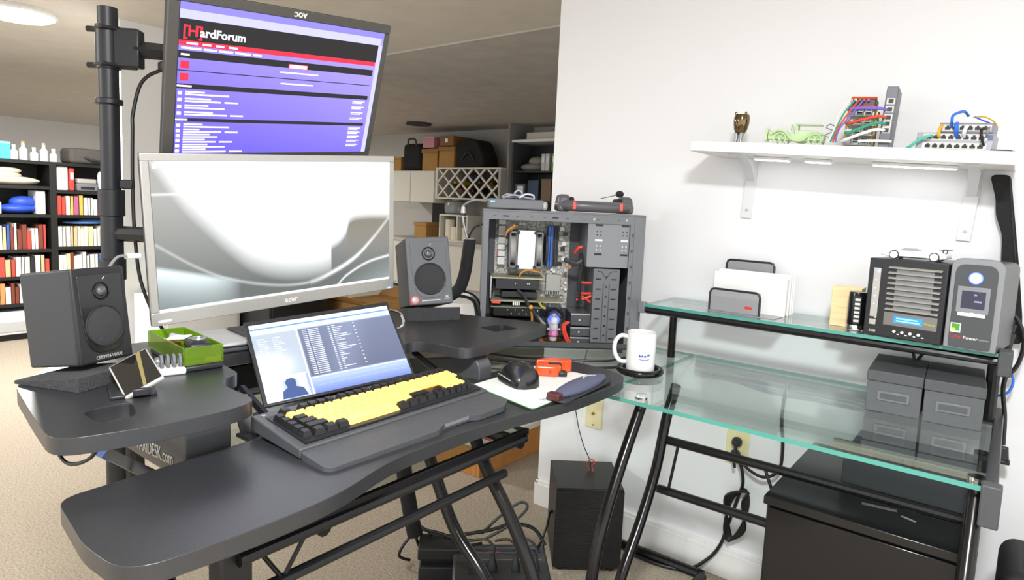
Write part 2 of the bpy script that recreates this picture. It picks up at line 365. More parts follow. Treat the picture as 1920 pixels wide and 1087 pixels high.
# ------------------------------------------------------------------ wall shelf and what stands on it
TH = R(3.4)
sh = thing('wall_shelf', 'white wall shelf on two white brackets above the glass desk', 'shelf', (-0.40, 2.06, 1.392), (0, TH, 0))
M().span((-0.385, -0.225, -0.03), (0.385, 0, 0)).build('board', trim_white, sh, 0.002)
for bx in (-0.265, 0.305):
    br = M().span((bx - 0.016, -0.19, -0.034), (bx + 0.016, 0, -0.03)).span((bx - 0.016, -0.008, -0.215), (bx + 0.016, 0, -0.03))
    br.prism([(-0.008, -0.10), (-0.008, -0.034), (-0.12, -0.034), (-0.09, -0.04), (-0.05, -0.055), (-0.022, -0.08)], bx - 0.012, bx + 0.012, 'x')
    b_ = br.build('bracket', mat('bracket_white', '#d9dadb', 0.4), sh, 0.001)
    for z in (-0.09, -0.19): M().cyl((bx, -0.008, z), (bx, -0.010, z), 0.004, n=10).build('screw', steel, b_)
def on_shelf(x, y): return (x, y, 1.392 - math.tan(TH) * (x + 0.40))
led = emis('led_glow', '#ffffff', 5)
for i, (x0, x1, lb) in enumerate(((-0.63, -0.53, 'short white light bar under the left end of the wall shelf'), (-0.49, -0.42, 'small white light puck under the middle of the wall shelf'), (-0.32, -0.13, 'long white light bar under the right half of the wall shelf'))):
    p = on_shelf((x0 + x1) / 2, 1.95); L = (x1 - x0) / 2
    t = thing('under_shelf_light', lb, 'light', (p[0], p[1], p[2] - 0.0305), (0, TH, 0), 'lights under the wall shelf')
    M().span((-L, -0.018, -0.008), (L, 0.018, 0)).build('housing', white_p, t, 0.002)
    M().span((-L + 0.004, -0.014, -0.010), (L - 0.004, 0.014, -0.008)).build('diffuser', led, t)

g = thing('metal_cup', 'shiny bronze chrome cup ornament on stubby legs on the wall shelf', 'ornament', on_shelf(-0.675, 1.93), (0, TH, 0))
bronze = mat('bronze_chrome', '#7d6a50', 0.12, 1.0, var=0.3, scale=40)
M().lathe([(0.006, 0.03), (0.014, 0.034), (0.019, 0.045), (0.0225, 0.062), (0.0225, 0.078), (0.020, 0.088), (0.017, 0.088), (0.018, 0.076), (0.016, 0.06), (0.0, 0.05)], 28).build('bowl', bronze, g)
for a in (80, 200, 320):
    c, s_ = math.cos(R(a)), math.sin(R(a))
    M().tube([(0.010 * c, 0.010 * s_, 0.036), (0.008 * c, 0.008 * s_, 0.018), (0.012 * c, 0.012 * s_, 0.0)], [0.007, 0.005, 0.004], 10, 0).build('leg', steel, g)
    M().sph((0.018 * c, 0.018 * s_, 0.09), (0.004, 0.004, 0.006), 8, 6).build('tip', bronze, g)

tc_ = thing('toy_car', 'pale green translucent vintage toy car with spoked wheels on the wall shelf', 'toy car', on_shelf(-0.515, 1.92), (0, TH, R(4)))
grn = mat('pale_green', '#c3dcaa', 0.25, coat=0.3)
def wheel(x, y, r, par, m):
    w = M().torus((x, y, r), r * 0.86, r * 0.13, 20, 6, 'y').build('wheel', m, par)
    sp = M()
    for k in range(6):
        a = math.pi * k / 3; sp.tube([(x, y, r), (x + r * 0.82 * math.cos(a), y, r + r * 0.82 * math.sin(a))], r * 0.07, 5)
    sp.cyl((x, y - 0.003, r), (x, y + 0.003, r), r * 0.2, n=10); sp.build('spokes', m, w)
for x in (-0.036, 0.055):
    for y in (-0.024, 0.024): wheel(x, y, 0.0185, tc_, grn)
    M().cyl((x, -0.024, 0.0185), (x, 0.024, 0.0185), 0.002, n=8).build('axle', grn, tc_)
M().prism([(-0.07, 0.016), (0.075, 0.014), (0.077, 0.03), (0.05, 0.036), (0.045, 0.044), (0.01, 0.044), (0.006, 0.034), (-0.012, 0.034), (-0.02, 0.04), (-0.07, 0.038)], -0.018, 0.018, 'y').build('body', grn, tc_, 0.002)
M().span((-0.079, -0.016, 0.012), (-0.072, 0.016, 0.046)).sph((-0.0755, 0, 0.049), (0.003, 0.003, 0.005), 8, 6).build('radiator', grn, tc_, 0.002)
for y in (-0.026, 0.026):
    M().tube([(-0.062, y, 0.03), (-0.045, y, 0.040), (-0.025, y, 0.038), (-0.005, y, 0.018), (0.02, y, 0.015), (0.035, y, 0.026), (0.052, y, 0.040), (0.072, y, 0.034)], 0.003, 6, 4).build('fender', grn, tc_)
    M().tube([(-0.006, y * 0.6, 0.036), (-0.012, y * 0.6, 0.058)], 0.0016, 6).build('windscreen_post', grn, tc_)
M().span((0.0, -0.02, 0.0585), (0.066, 0.02, 0.0615)).build('roof', grn, tc_, 0.001)
M().tube([(0.004, -0.018, 0.044), (0.002, -0.018, 0.06)], 0.0025, 6).build('roof_post', grn, tc_)
M().tube([(0.004, 0.018, 0.044), (0.002, 0.018, 0.06)], 0.0025, 6).build('roof_post', grn, tc_)
M().torus((-0.012, 0, 0.052), 0.008, 0.0014, 14, 6, 'x').build('steering_wheel', grn, tc_)

rj_dark = mat('port_dark', '#131313', 0.4); port_lt = mat('port_light', '#d9d8d4', 0.4); gold = mat('standoff_brass', '#c9a24c', 0.3, 0.8)
CAB = {k: mat('cable_' + k, h, 0.45) for k, h in dict(purple='#7c6fd0', red='#e0523a', green='#3fa27c', white='#eeeeee', blue='#2f73dd', yellow='#e5b62c', teal='#5cc4ad', grey='#8a8a8c', black='#1a1a1a').items()}
up_sw = thing('network_switch', 'dark grey network switch standing upright on end on the wall shelf', 'network switch', on_shelf(-0.293, 1.94), (0, TH, R(4)))
M().span((-0.013, -0.055, 0), (0.013, 0.055, 0.155)).build('body', mat('switch_grey', '#63646c', 0.4, 0.3), up_sw, 0.0015)
for z in (0.118, 0.098, 0.078, 0.062, 0.046):
    p_ = M().span((-0.009, -0.0565, z - 0.0075), (0.009, -0.055, z + 0.0075)).build('port', port_lt, up_sw)
    M().span((-0.005, -0.0572, z - 0.005), (0.006, -0.0564, z + 0.005)).build('port_socket', rj_dark, p_)
for z in (0.135, 0.11): M().cyl((-0.013, -0.01, z), (-0.0145, -0.01, z), 0.005, n=10).build('vent', rj_dark, up_sw)
st = thing('board_stack', 'stack of small computer boards on brass standoffs with orange framed top', 'computer', on_shelf(-0.352, 1.94), (0, TH, R(4)))
for i in range(4):
    z = 0.008 + i * 0.025
    b_ = M().span((-0.038, -0.045, z), (0.03, 0.045, z + 0.002)).build('circuit_board', mat('pcb_white', '#cfd2c6', 0.5, var=0.2, scale=200), st)
    for x in (-0.008, 0.012):
        M().span((x - 0.008, -0.05, z + 0.002), (x + 0.008, -0.03, z + 0.017)).build('usb_socket', steel, b_, 0.001)
        sl = M()
        for q in (0.005, 0.012): sl.span((x - 0.006, -0.0508, z + q), (x + 0.006, -0.05, z + q + 0.004))
        sl.build('usb_slot', rj_dark, b_)
    M().span((-0.037, -0.05, z + 0.002), (-0.02, -0.03, z + 0.016)).build('network_socket', steel, b_, 0.001)
for x in (-0.036, 0.027):
    for y in (-0.04, 0.04): M().cyl((x, y, 0), (x, y, 0.105), 0.0026, n=6).build('standoff', gold, st)
fr = M().tube([(-0.032, -0.05, 0.106), (0.026, -0.05, 0.106), (0.026, -0.05, 0.128), (-0.032, -0.05, 0.128)], 0.003, 6, closed=True)
fr.build('orange_frame', mat('orange_plastic', '#e2551f', 0.4), st)
M().span((-0.03, -0.046, 0.104), (0.024, 0.03, 0.13)).build('top_case', mat('charger_dark', '#5a4f4c', 0.4), st, 0.002)
for i, x in enumerate((-0.022, -0.012, -0.002, 0.008)): M().span((x - 0.003, -0.056, 0.118), (x + 0.003, -0.046, 0.125)).build('plug', CAB[('white', 'green', 'red', 'purple')[i]], st, 0.001)
def cable(name, label, pts, r, m, k=6, group=None, cat='cable', n=8):
    o = M().tube(pts, r, n, k).build(name, m); return tag(o, label, cat, group)
def sp(x, y, h): p = on_shelf(x, y); return (x, y, p[2] + h)
for col, h0, h1, lb in (('purple', 0.098, 0.098, 'purple'), ('red', 0.078, 0.062, 'red'), ('green', 0.062, 0.038, 'green')):
    cable('patch_cable', lb + ' patch cable from the upright switch to the board stack', [sp(-0.29, 1.88, h0), sp(-0.305, 1.862, h0), sp(-0.335, 1.86, (h0 + h1) / 2), sp(-0.365, 1.868, h1), sp(-0.38, 1.885, h1)], 0.0038, CAB[col], group='patch cables of the board stack')
cable('patch_cable', 'upper white patch cable from the upright switch to the board stack', [sp(-0.29, 1.88, 0.046), sp(-0.31, 1.86, 0.044), sp(-0.345, 1.858, 0.03), sp(-0.375, 1.866, 0.018), sp(-0.388, 1.885, 0.014)], 0.0038, CAB['white'], group='patch cables of the board stack')
cable('patch_cable', 'lower white patch cable lying straight in front of the board stack', [sp(-0.27, 1.875, 0.018), sp(-0.31, 1.872, 0.018), sp(-0.345, 1.87, 0.016)], 0.0036, CAB['white'], group='patch cables of the board stack')
for i, (c, x0) in enumerate((('white', -0.374), ('green', -0.364), ('red', -0.354), ('purple', -0.344))):
    cable('usb_cable', c + ' charging cable hanging from the orange framed top of the board stack', [sp(x0, 1.885, 0.121), sp(x0 - 0.003, 1.87, 0.112), sp(x0 - 0.02, 1.866, 0.085), sp(-0.405 + 0.004 * i, 1.872, 0.045), sp(-0.42 + 0.006 * i, 1.885, 0.012)], 0.0022, CAB[c], group='charging cables of the board stack')
cable('cable_bundle', 'small loop of grey tied cable beside the board stack', [sp(-0.40, 1.90, 0.05), sp(-0.42, 1.895, 0.06), sp(-0.428, 1.89, 0.05), sp(-0.41, 1.89, 0.042), sp(-0.43, 1.89, 0.03), sp(-0.405, 1.895, 0.022)], 0.0016, CAB['grey'])

def port_row(par, x0, x1, n, z, w, h, y):
    M().span((x0 - 0.004, y - 0.001, z - h * 0.75), (x1 + 0.004, y, z + h * 0.75)).build('port_panel', port_lt, par)
    for i in range(n):
        x = x0 + (x1 - x0) * (i + 0.5) / n
        M().prism([(x - w / 2, z - h / 2), (x + w / 2, z - h / 2), (x + w / 2, z + h * 0.2), (x + w * 0.22, z + h * 0.2), (x + w * 0.22, z + h / 2), (x - w * 0.22, z + h / 2), (x - w * 0.22, z + h * 0.2), (x - w / 2, z + h * 0.2)], y - 0.0018, y - 0.0008, 'y').build('port', rj_dark, par)
s1 = thing('network_switch', 'silver two-row network switch lying flat at the right of the wall shelf', 'network switch', on_shelf(-0.14, 1.94), (0, TH, R(-3)))
M().span((-0.078, -0.05, 0.002), (0.078, 0.05, 0.044)).build('body', mat('switch_silver', '#a2a3ac', 0.4, 0.3), s1, 0.002)
port_row(s1, -0.06, 0.062, 8, 0.013, 0.011, 0.010, -0.05); port_row(s1, -0.06, 0.062, 8, 0.034, 0.011, 0.010, -0.05)
M().span((0.066, -0.0515, 0.028), (0.076, -0.05, 0.04)).build('badge', mat('badge_blue', '#5b6a95', 0.4), s1)
for x in (-0.06, 0.06): M().cyl((x, 0, 0), (x, 0, 0.003), 0.006, n=10).build('foot', blk, s1)
p2 = on_shelf(-0.118, 1.94)
s2 = thing('network_switch', 'small dark network switch stacked on top of the silver switch', 'network switch', (p2[0], p2[1], p2[2] + 0.0445), (0, TH, R(-3)))
M().span((-0.054, -0.048, 0), (0.054, 0.045, 0.024)).build('body', mat('switch_dark', '#84858d', 0.4, 0.3), s2, 0.002)
port_row(s2, -0.044, 0.046, 6, 0.012, 0.011, 0.010, -0.048)
def sq(x, dy, h): return sp(x, 1.94 + dy, h)
cable('patch_cable', 'blue patch cable looping up from the stacked switches', [sq(-0.148, -0.05, 0.058), sq(-0.148, -0.065, 0.07), sq(-0.146, -0.06, 0.085), sq(-0.128, -0.04, 0.096), sq(-0.12, -0.01, 0.09)], 0.0032, CAB['blue'], group='cables of the stacked switches')
cable('patch_cable', 'blue patch cable hanging between the two stacked switches', [sq(-0.138, -0.05, 0.066), sq(-0.138, -0.068, 0.062), sq(-0.137, -0.066, 0.048), sq(-0.137, -0.05, 0.036)], 0.0045, CAB['blue'], group='cables of the stacked switches')
cable('patch_cable', 'yellow patch cable standing up from the silver switch', [sq(-0.172, -0.05, 0.034), sq(-0.172, -0.064, 0.037), sq(-0.171, -0.062, 0.05), sq(-0.169, -0.05, 0.062)], 0.0035, CAB['yellow'], group='cables of the stacked switches')
cable('patch_cable', 'teal patch cable sagging left from the silver switch', [sq(-0.186, -0.05, 0.034), sq(-0.19, -0.066, 0.034), sq(-0.208, -0.064, 0.026), sq(-0.228, -0.056, 0.01), sq(-0.238, -0.045, 0.004)], 0.0036, CAB['teal'], group='cables of the stacked switches')
cable('patch_cable', 'white patch cable hanging between the two stacked switches', [sq(-0.118, -0.05, 0.058), sq(-0.118, -0.068, 0.056), sq(-0.121, -0.068, 0.044), sq(-0.122, -0.05, 0.034)], 0.0042, CAB['white'], group='cables of the stacked switches')
cable('patch_cable', 'black patch cable bent down the front of the stacked switches', [sq(-0.086, -0.05, 0.056), sq(-0.088, -0.07, 0.05), sq(-0.086, -0.07, 0.03), sq(-0.08, -0.05, 0.014)], 0.0028, CAB['black'], group='cables of the stacked switches')
cable('patch_cable', 'dark grey patch cable at the right end of the stacked switches', [sq(-0.074, -0.05, 0.058), sq(-0.074, -0.068, 0.054), sq(-0.076, -0.068, 0.042), sq(-0.077, -0.05, 0.034)], 0.0028, CAB['grey'], group='cables of the stacked switches')
cable('patch_cable', 'thin yellow cable arching over the back of the stacked switches', [sq(-0.112, 0.02, 0.09), sq(-0.09, 0.02, 0.092), sq(-0.07, 0.03, 0.082), sq(-0.062, 0.05, 0.07)], 0.0018, CAB['yellow'], group='cables of the stacked switches')
cable('patch_cable', 'thin blue cable drooping over the back of the stacked switches', [sq(-0.108, 0.01, 0.09), sq(-0.095, 0.015, 0.084), sq(-0.07, 0.03, 0.074), sq(-0.062, 0.05, 0.064)], 0.0018, CAB['blue'], group='cables of the stacked switches')
pn = on_shelf(-0.045, 1.87)
pen = thing('pen', 'slim dark pen lying at the right end of the wall shelf', 'pen', (pn[0], pn[1], pn[2] + 0.0032), (0, TH, R(2)))
M().tube([(-0.022, 0, 0), (0.018, 0, 0)], 0.0028, 8).build('barrel', dk_grey, pen); M().tube([(0.018, 0, 0), (0.024, 0, 0)], [0.0026, 0.0006], 8).build('tip', steel, pen)

# ------------------------------------------------------------------ upper glass shelf
mesh_m = glass('steel_mesh', '#d8d8da', rough=0.3, mix=('#b7b7bb', 0.55))
def bookend(name, label, loc, h, w=0.15):
    t = thing(name, label, 'bookend', loc, (0, 0, R(-3)), 'mesh bookends')
    M().tube([(-w / 2, 0, 0.002), (-w / 2, 0, h - 0.012), (-w / 2 + 0.004, 0, h - 0.004), (-w / 2 + 0.012, 0, h), (w / 2 - 0.012, 0, h), (w / 2 - 0.004, 0, h - 0.004), (w / 2, 0, h - 0.012), (w / 2, 0, 0.002)], 0.0034, 8).build('frame', blk, t)
    M().span((-w / 2, -0.0006, 0.002), (w / 2, 0.0006, h)).build('mesh_panel', mesh_m, t)
    M().span((-w / 2, -0.02, 0), (w / 2 + 0.05, 0.05, 0.0016)).build('base_plate', steel, t)
    M().rect(w * 0.22, 0.016, w * 0.36, 0.024, -0.0008).build('red_mark', mat('red_print', '#d0392f', 0.5), t)
bookend('bookend', 'black framed mesh bookend standing at the front of the upper glass shelf', (-0.632, 1.875, ZS), 0.066)
bookend('bookend', 'black framed mesh bookend rising behind the white binders', (-0.645, 2.035, ZS), 0.145)
for i, (y0, y1, hh, c) in enumerate(((1.93, 1.962, 0.112, '#f4f4f2'), (1.964, 1.99, 0.118, '#efefee'), (1.992, 2.012, 0.115, '#f6f6f4'))):
    t = thing('binder', ('front', 'middle', 'rear')[i] + ' white binder between the two mesh bookends', 'binder', (-0.61, (y0 + y1) / 2, ZS + 0.0002), (0, 0, R(-3)), 'white binders on the glass shelf')
    d = (y1 - y0) / 2; wm = mat('binder_white%d' % i, c, 0.4)
    M().span((-0.11, -d, 0), (0.11, -d + 0.002, hh)).span((-0.11, d - 0.002, 0), (0.11, d, hh)).span((-0.11, -d, 0), (-0.108, d, hh)).build('cover', wm, t)
    M().span((-0.106, -d + 0.0025, 0.003), (0.106, d - 0.0025, hh - 0.004)).build('pages', mat('paper', '#f2f1ec', 0.8), t)
wb = thing('wood_block', 'pale wooden block behind the black charging tower', 'wood block', (-0.342, 1.93, ZS))
M().span((-0.036, -0.03, 0), (0.036, 0.03, 0.107)).build('block', mat('pine', '#efd7a4', 0.5, var=0.13, scale=10, stretch=(1, 1, 8)), wb, 0.0015)
M().rect(-0.036, 0.052, 0.036, 0.0528, -0.0302).build('grain_line', wood_lt, wb)
hb = thing('usb_tower', 'black round charging tower with six sockets on a chrome base', 'usb hub', (-0.308, 1.865, ZS), (0, 0, R(10)))
M().lathe([(0.0225, 0), (0.023, 0.004), (0.0215, 0.016)], 28).build('base', chrome, hb)
M().lathe([(0.021, 0.016), (0.021, 0.098), (0.0195, 0.102), (0.0, 0.103)], 28).build('body', blk_gloss, hb)
M().span((-0.009, -0.0222, 0.02), (0.009, -0.018, 0.092)).build('socket_strip', blk, hb, 0.001)
for i in range(6):
    M().span((-0.006, -0.0228, 0.025 + i * 0.011), (0.006, -0.0221, 0.031 + i * 0.011)).build('socket', port_lt, hb)
nas = thing('nas_server', 'black drive server with silver louvres and blue display on the glass shelf', 'server', (-0.198, 1.80, ZS), (0, 0, R(-9)))
wN, hN = 0.168, 0.196
M().span((-wN / 2, 0.006, 0.003), (wN / 2, 0.20, hN)).build('body', blk_satin, nas, 0.003)
M().span((-wN / 2, 0, 0.003), (wN / 2, 0.006, hN)).build('front_frame', blk, nas, 0.002)
M().span((-0.022, -0.0012, 0.075), (0.058, 0, 0.178)).build('grille', mid_grey, nas)
for i in range(9):
    z = 0.074 + i * 0.0128
    M().box((0.018, -0.004, z), (0.112, 0.008, 0.0022), (R(18), 0, 0)).build('louvre', silver, nas)
sp_ = M().span((-0.072, -0.0014, 0.05), (-0.056, 0, 0.172)).build('status_strip', silver, nas)
M().cyl((-0.061, -0.0014, 0.164), (-0.061, -0.0028, 0.164), 0.0034, n=12).build('blue_led', emis('blue_led', '#4a66ff', 6), sp_)
for z in (0.142, 0.122, 0.102, 0.082): M().cyl((-0.065, -0.0014, z), (-0.065, -0.002, z), 0.0018, n=8).build('led', white_p, sp_)
M().span((-0.072, -0.003, 0.03), (-0.057, 0, 0.044)).build('power_button', silver, nas, 0.001)
M().span((-0.062, -0.003, 0.046), (-0.056, 0, 0.06)).build('latch', silver, nas, 0.001)
dp = M().span((-0.040, -0.0014, 0.034), (0.074, 0, 0.066)).build('display_bezel', mat('brushed', '#8b8884', 0.3, 0.7), nas)
M().rect(-0.017, 0.042, 0.044, 0.058, -0.0018).build('display', emis('lcd_blue', '#2f7bff', 1.6), dp)
M().rect(-0.012, 0.0515, 0.034, 0.0545, -0.002).rect(-0.012, 0.0455, 0.038, 0.0485, -0.002).build('display_rows', emis('lcd_text', '#8fc3ff', 1.5), dp)
text('display_badge', 'Thecus', 0.0085, mat('lime_print', '#b9d02a', 0.4), dp, (0.046, -0.0016, 0.046))
for i in range(4):
    M().cyl((-0.014 + i * 0.0175, 0, 0.020), (-0.014 + i * 0.0175, -0.003, 0.020), 0.0035, n=12).build('button', white_p, nas)
    M().rect(-0.008 + i * 0.0175, 0.013, -0.003 + i * 0.0175, 0.0155, -0.0006).build('button_mark', white_p, nas)
text('model_mark', 'EVO', 0.008, white_p, nas, (-0.071, -0.0006, 0.012))
for x in (-0.07, 0.07):
    for y in (0.02, 0.18): M().cyl((x, y, 0), (x, y, 0.004), 0.007, n=10).build('foot', blk, nas)
sc = thing('toy_car', 'white sports car model with rear wing parked on the drive server', 'toy car', (-0.187, 1.85, ZS + hN), (0, 0, R(-9)))
wc = mat('car_white', '#f4f4f2', 0.15, coat=0.6)
prof = [(-0.070, 0.008), (-0.071, 0.014), (-0.062, 0.018), (-0.038, 0.0215), (-0.022, 0.0300), (0.008, 0.0315), (0.034, 0.0235), (0.058, 0.0225), (0.068, 0.019), (0.068, 0.008), (0.058, 0.006), (-0.060, 0.006)]
M().prism(prof, -0.027, 0.027, 'y').build('body', wc, sc, 0.004, 3)
M().prism([(-0.033, 0.022), (-0.021, 0.0285), (0.006, 0.0295), (0.022, 0.0235)], -0.0276, 0.0276, 'y').build('side_windows', mat('car_window', '#9aa1a6', 0.1), sc)
M().span((0.052, -0.026, 0.0285), (0.068, 0.026, 0.0300)).span((0.058, -0.02, 0.0215), (0.06, -0.017, 0.029)).span((0.058, 0.017, 0.0215), (0.06, 0.02, 0.029)).build('rear_wing', dk_grey, sc)
M().span((-0.0725, -0.02, 0.008), (-0.07, 0.02, 0.013)).build('front_intake', blk, sc)
M().span((-0.03, -0.0278, 0.005), (0.03, 0.0278, 0.008)).build('sill', blk, sc)
for x in (-0.042, 0.044):
    for y in (-0.0255, 0.0255):
        w_ = M().lathe([(0.0095, -0.0035), (0.011, -0.003), (0.011, 0.003), (0.0095, 0.0035)], 20, (x, y, 0.011), 'y').build('wheel', blk, sc)
        M().lathe([(0.0088, -0.0042), (0.0088, 0.0042)], 18, (x, y, 0.011), 'y').build('rim', white_p, w_)
ups = thing('power_backup', 'dark grey battery backup unit with round blue button and small screen', 'battery backup', (-0.061, 1.785, ZS), (0, 0, R(-8)))
wU, hU = 0.100, 0.212
ug = mat('ups_grey', '#4b4d50', 0.4, 0.1)
M().prism(fillet([(-wU / 2, 0.002), (wU / 2, 0.002), (wU / 2, hU - 0.01), (-wU / 2, hU - 0.01)], [0.002, 0.002, 0.02, 0.02]), 0.008, 0.20, 'y').build('body', mat('ups_body', '#56585b', 0.42), ups, 0.002)
M().prism(fillet([(-wU / 2, 0.002), (wU / 2, 0.002), (wU / 2, hU), (-wU / 2, hU)], [0.004, 0.004, 0.026, 0.026]), 0, 0.010, 'y').build('front_frame', mat('ups_silver', '#8e9194', 0.32, 0.4), ups, 0.002)
M().prism(fillet([(-0.040, 0.006), (0.040, 0.006), (0.040, hU - 0.014), (-0.040, hU - 0.014)], [0.006, 0.006, 0.022, 0.022]), -0.003, 0, 'y').build('front_panel', ug, ups, 0.001)
M().lathe([(0.0125, 0.003), (0.0125, 0.005), (0.010, 0.0065), (0, 0.007)], 24, (0.0, 0, 0.168), 'y').build('power_button', emis('button_glow', '#d5dcff', 1.6), ups)
M().torus((0, -0.0045, 0.168), 0.0127, 0.0014, 24, 6, 'y').build('button_ring', emis('blue_ring', '#4f6bff', 2.0), ups)
scr = M().span((-0.032, -0.0045, 0.088), (0.03, -0.003, 0.148)).build('screen_bezel', mat('ups_bezel', '#85888e', 0.3), ups, 0.001)
M().rect(-0.023, 0.098, 0.022, 0.138, -0.005).build('screen', mat('ups_lcd', '#2a2d42', 0.1, emit=0.05), scr)
M().rect(0.0, 0.128, 0.006, 0.132, -0.0053).rect(0.002, 0.113, 0.016, 0.117, -0.0053).build('screen_digits', mat('lcd_digits', '#8f93ab', 0.4), scr)
M().prism([(-0.027, 0.080), (0.025, 0.080), (0.025, 0.088), (0.006, 0.088), (0.0, 0.09), (-0.006, 0.088), (-0.027, 0.088)], -0.0055, -0.003, 'y').build('silver_keys', white_p, ups)
lb_ = M().rect(-0.038, 0.040, -0.018, 0.062, -0.0036).build('green_label', mat('label_white', '#e6ece0', 0.5), ups)
M().rect(-0.036, 0.044, -0.02, 0.060, -0.0038).build('green_patch', mat('label_green', '#4f9a3c', 0.5), lb_)
M().rect(-0.036, 0.044, -0.028, 0.050, -0.004).build('yellow_patch', mat('label_yellow', '#d7d24a', 0.5), lb_)
text('brand_red', 'Cyber', 0.0105, mat('red_print', '#d0392f'), ups, (-0.039, -0.0036, 0.028))
text('brand_white', 'Power', 0.0105, white_p, ups, (-0.012, -0.0036, 0.027))
M().rect(0.018, 0.0275, 0.037, 0.031, -0.0036).build('brand_tail', mid_grey, ups)
bxm = mat('storage_grey', '#55585b', 0.6, var=0.05, scale=60); bxl = mat('storage_lid', '#4b4e51', 0.55, var=0.05, scale=60)
for i, x in enumerate((-0.196, -0.076)):
    t = thing('storage_box', ('left of the two lidded grey storage boxes under the glass shelf', 'right of the two lidded grey storage boxes under the glass shelf')[i], 'storage box', (x, 1.775, ZG), (0, 0, R(3)), 'storage boxes on the glass desk')
    M().span((-0.0575, 0, 0), (0.0575, 0.235, 0.076)).build('body', bxm, t, 0.0015)
    M().span((-0.0592, -0.003, 0.076), (0.0592, 0.237, 0.102)).build('lid', bxl, t, 0.002)
    h_ = M().span((-0.034, -0.0025, 0.03), (0.034, 0, 0.054)).build('label_holder', mat('holder', '#6f7275', 0.4, 0.3), t, 0.001)
    M().span((-0.028, -0.0028, 0.035), (0.028, -0.002, 0.049)).build('holder_slot', bxl, h_)

# ------------------------------------------------------------------ below and behind the right arm
cbn = thing('black_cabinet', 'glossy black cabinet standing under the glass desk', 'cabinet', (-0.205, 1.76, 0))
M().span((-0.195, -0.23, 0.0), (0.195, 0.23, 0.53)).build('body', wood_blk, cbn, 0.002)
M().span((-0.2, -0.245, 0.53), (0.2, 0.235, 0.55)).build('top', mat('cabinet_top', '#141415', 0.22, var=0.1, scale=50), cbn, 0.002)
M().span((-0.19, -0.242, 0.02), (0.19, -0.231, 0.524)).build('door', blk_gloss, cbn, 0.002)
for p in ((0.02, -0.12, 0.07, 0.012, 10), (0.13, -0.07, 0.04, 0.01, 60), (0.08, -0.14, 0.03, 0.006, -20)):
    M().box((p[0], p[1], 0.5505), (p[2], p[3], 0.001), (0, 0, R(p[4]))).build('scuff', mat('scuff', '#8a8b8d', 0.6, var=0.5, scale=200), cbn)
bx = thing('file_box', 'flat dark grey box with metal corner lying on the black cabinet', 'box', (-0.148, 1.84, 0.5515))
M().span((-0.135, -0.11, 0), (0.135, 0.11, 0.078)).build('body', mat('slate_box', '#34373a', 0.5), bx, 0.002)
M().span((-0.15, -0.112, 0.06), (-0.128, -0.10, 0.07)).build('metal_corner', chrome, bx, 0.001)
op = thing('outlet_plate', 'cream wall outlet under the glass desk', 'wall plate', (-0.645, 2.06, 0.452))
M().span((-0.037, -0.006, -0.06), (0.037, 0, 0.06)).build('cover', cream, op, 0.003)
for z in (0.02, -0.02): M().span((-0.014, -0.008, z - 0.014), (0.014, -0.006, z + 0.014)).build('socket', cream, op, 0.002)
def plug(label, loc, rot=(0, 0, 0)):
    t = thing('power_plug', label, 'plug', loc, rot, 'plugs in the wall outlet')
    M().lathe([(0.015, 0.0), (0.017, 0.008), (0.014, 0.02), (0.009, 0.026), (0.0, 0.028)], 16, (0, 0, 0), 'y').build('body', blk, t)
    M().tube([(0, -0.02, 0), (0.004, -0.03, -0.012), (0.008, -0.03, -0.035)], 0.005, 8, 4).build('strain_relief', blk, t)
plug('black plug in the upper socket of the cream outlet', (-0.643, 2.05, 0.472)); plug('black plug in the lower socket of the cream outlet', (-0.645, 2.05, 0.430))
cable('mains_cable', 'coiled black power cord dropping from the outlet to the carpet', [(-0.635, 2.02, 0.44), (-0.615, 2.02, 0.40), (-0.608, 2.025, 0.35), (-0.62, 2.03, 0.30), (-0.645, 2.03, 0.2), (-0.665, 2.03, 0.12), (-0.70, 2.02, 0.06), (-0.76, 1.99, 0.012), (-0.85, 1.96, 0.008), (-0.95, 1.96, 0.008)], 0.0055, CAB['black'])
lp = M()
for k in range(4):
    a = k * 0.005
    lp.tube([(-0.602 + a, 2.028 - a, 0.33), (-0.585 - a, 2.024 - a, 0.29), (-0.60 + a, 2.022 - a, 0.21), (-0.638 + a, 2.022, 0.145 + a), (-0.655 + a, 2.024, 0.19), (-0.64 - a, 2.026 - a, 0.28 + a)], 0.0045, 7, 6, closed=True)
tag(lp.build('cord_coil', CAB['black']), 'tied coil of black cord hanging on the wall under the desk', 'cord')
cable('mains_cable', 'black cord running from the outlet along the desk stretcher', [(-0.635, 2.03, 0.43), (-0.59, 2.02, 0.40), (-0.54, 2.01, 0.395), (-0.50, 2.01, 0.43), (-0.497, 2.02, 0.50), (-0.51, 2.03, 0.60), (-0.50, 2.035, 0.69), (-0.45, 2.035, 0.70)], 0.005, CAB['black'])
tr_ = thing('cable_tray', 'pale wall channel with bundled cables behind the glass desk', 'cable tray', (-0.55, 2.06, 0.70))
M().span((-0.25, -0.03, -0.005), (0.28, -0.002, 0.02)).build('channel', mat('channel_grey', '#c4c6c8', 0.5), tr_, 0.002)
for i, (c, dz) in enumerate((('white', -0.018), ('blue', -0.024), ('grey', -0.03))):
    M().tube([(-0.25, -0.02, dz), (-0.12, -0.022, dz - 0.004 + 0.006 * i), (0.0, -0.02, dz - 0.008), (0.15, -0.022, dz), (0.30, -0.02, dz - 0.006)], 0.0035, 6, 5).build('cable', mat('cable_pale%d' % i, ('#e8e8e8', '#9fb2d8', '#b5b5b5')[i], 0.5), tr_)
for x in (-0.19, 0.05): M().tube([(x, -0.034, 0.022), (x, -0.036, -0.01), (x, -0.03, -0.04), (x, -0.008, -0.03), (x, -0.004, 0.02)], 0.0015, 6, 4, closed=True).build('cable_tie', white_p, tr_)
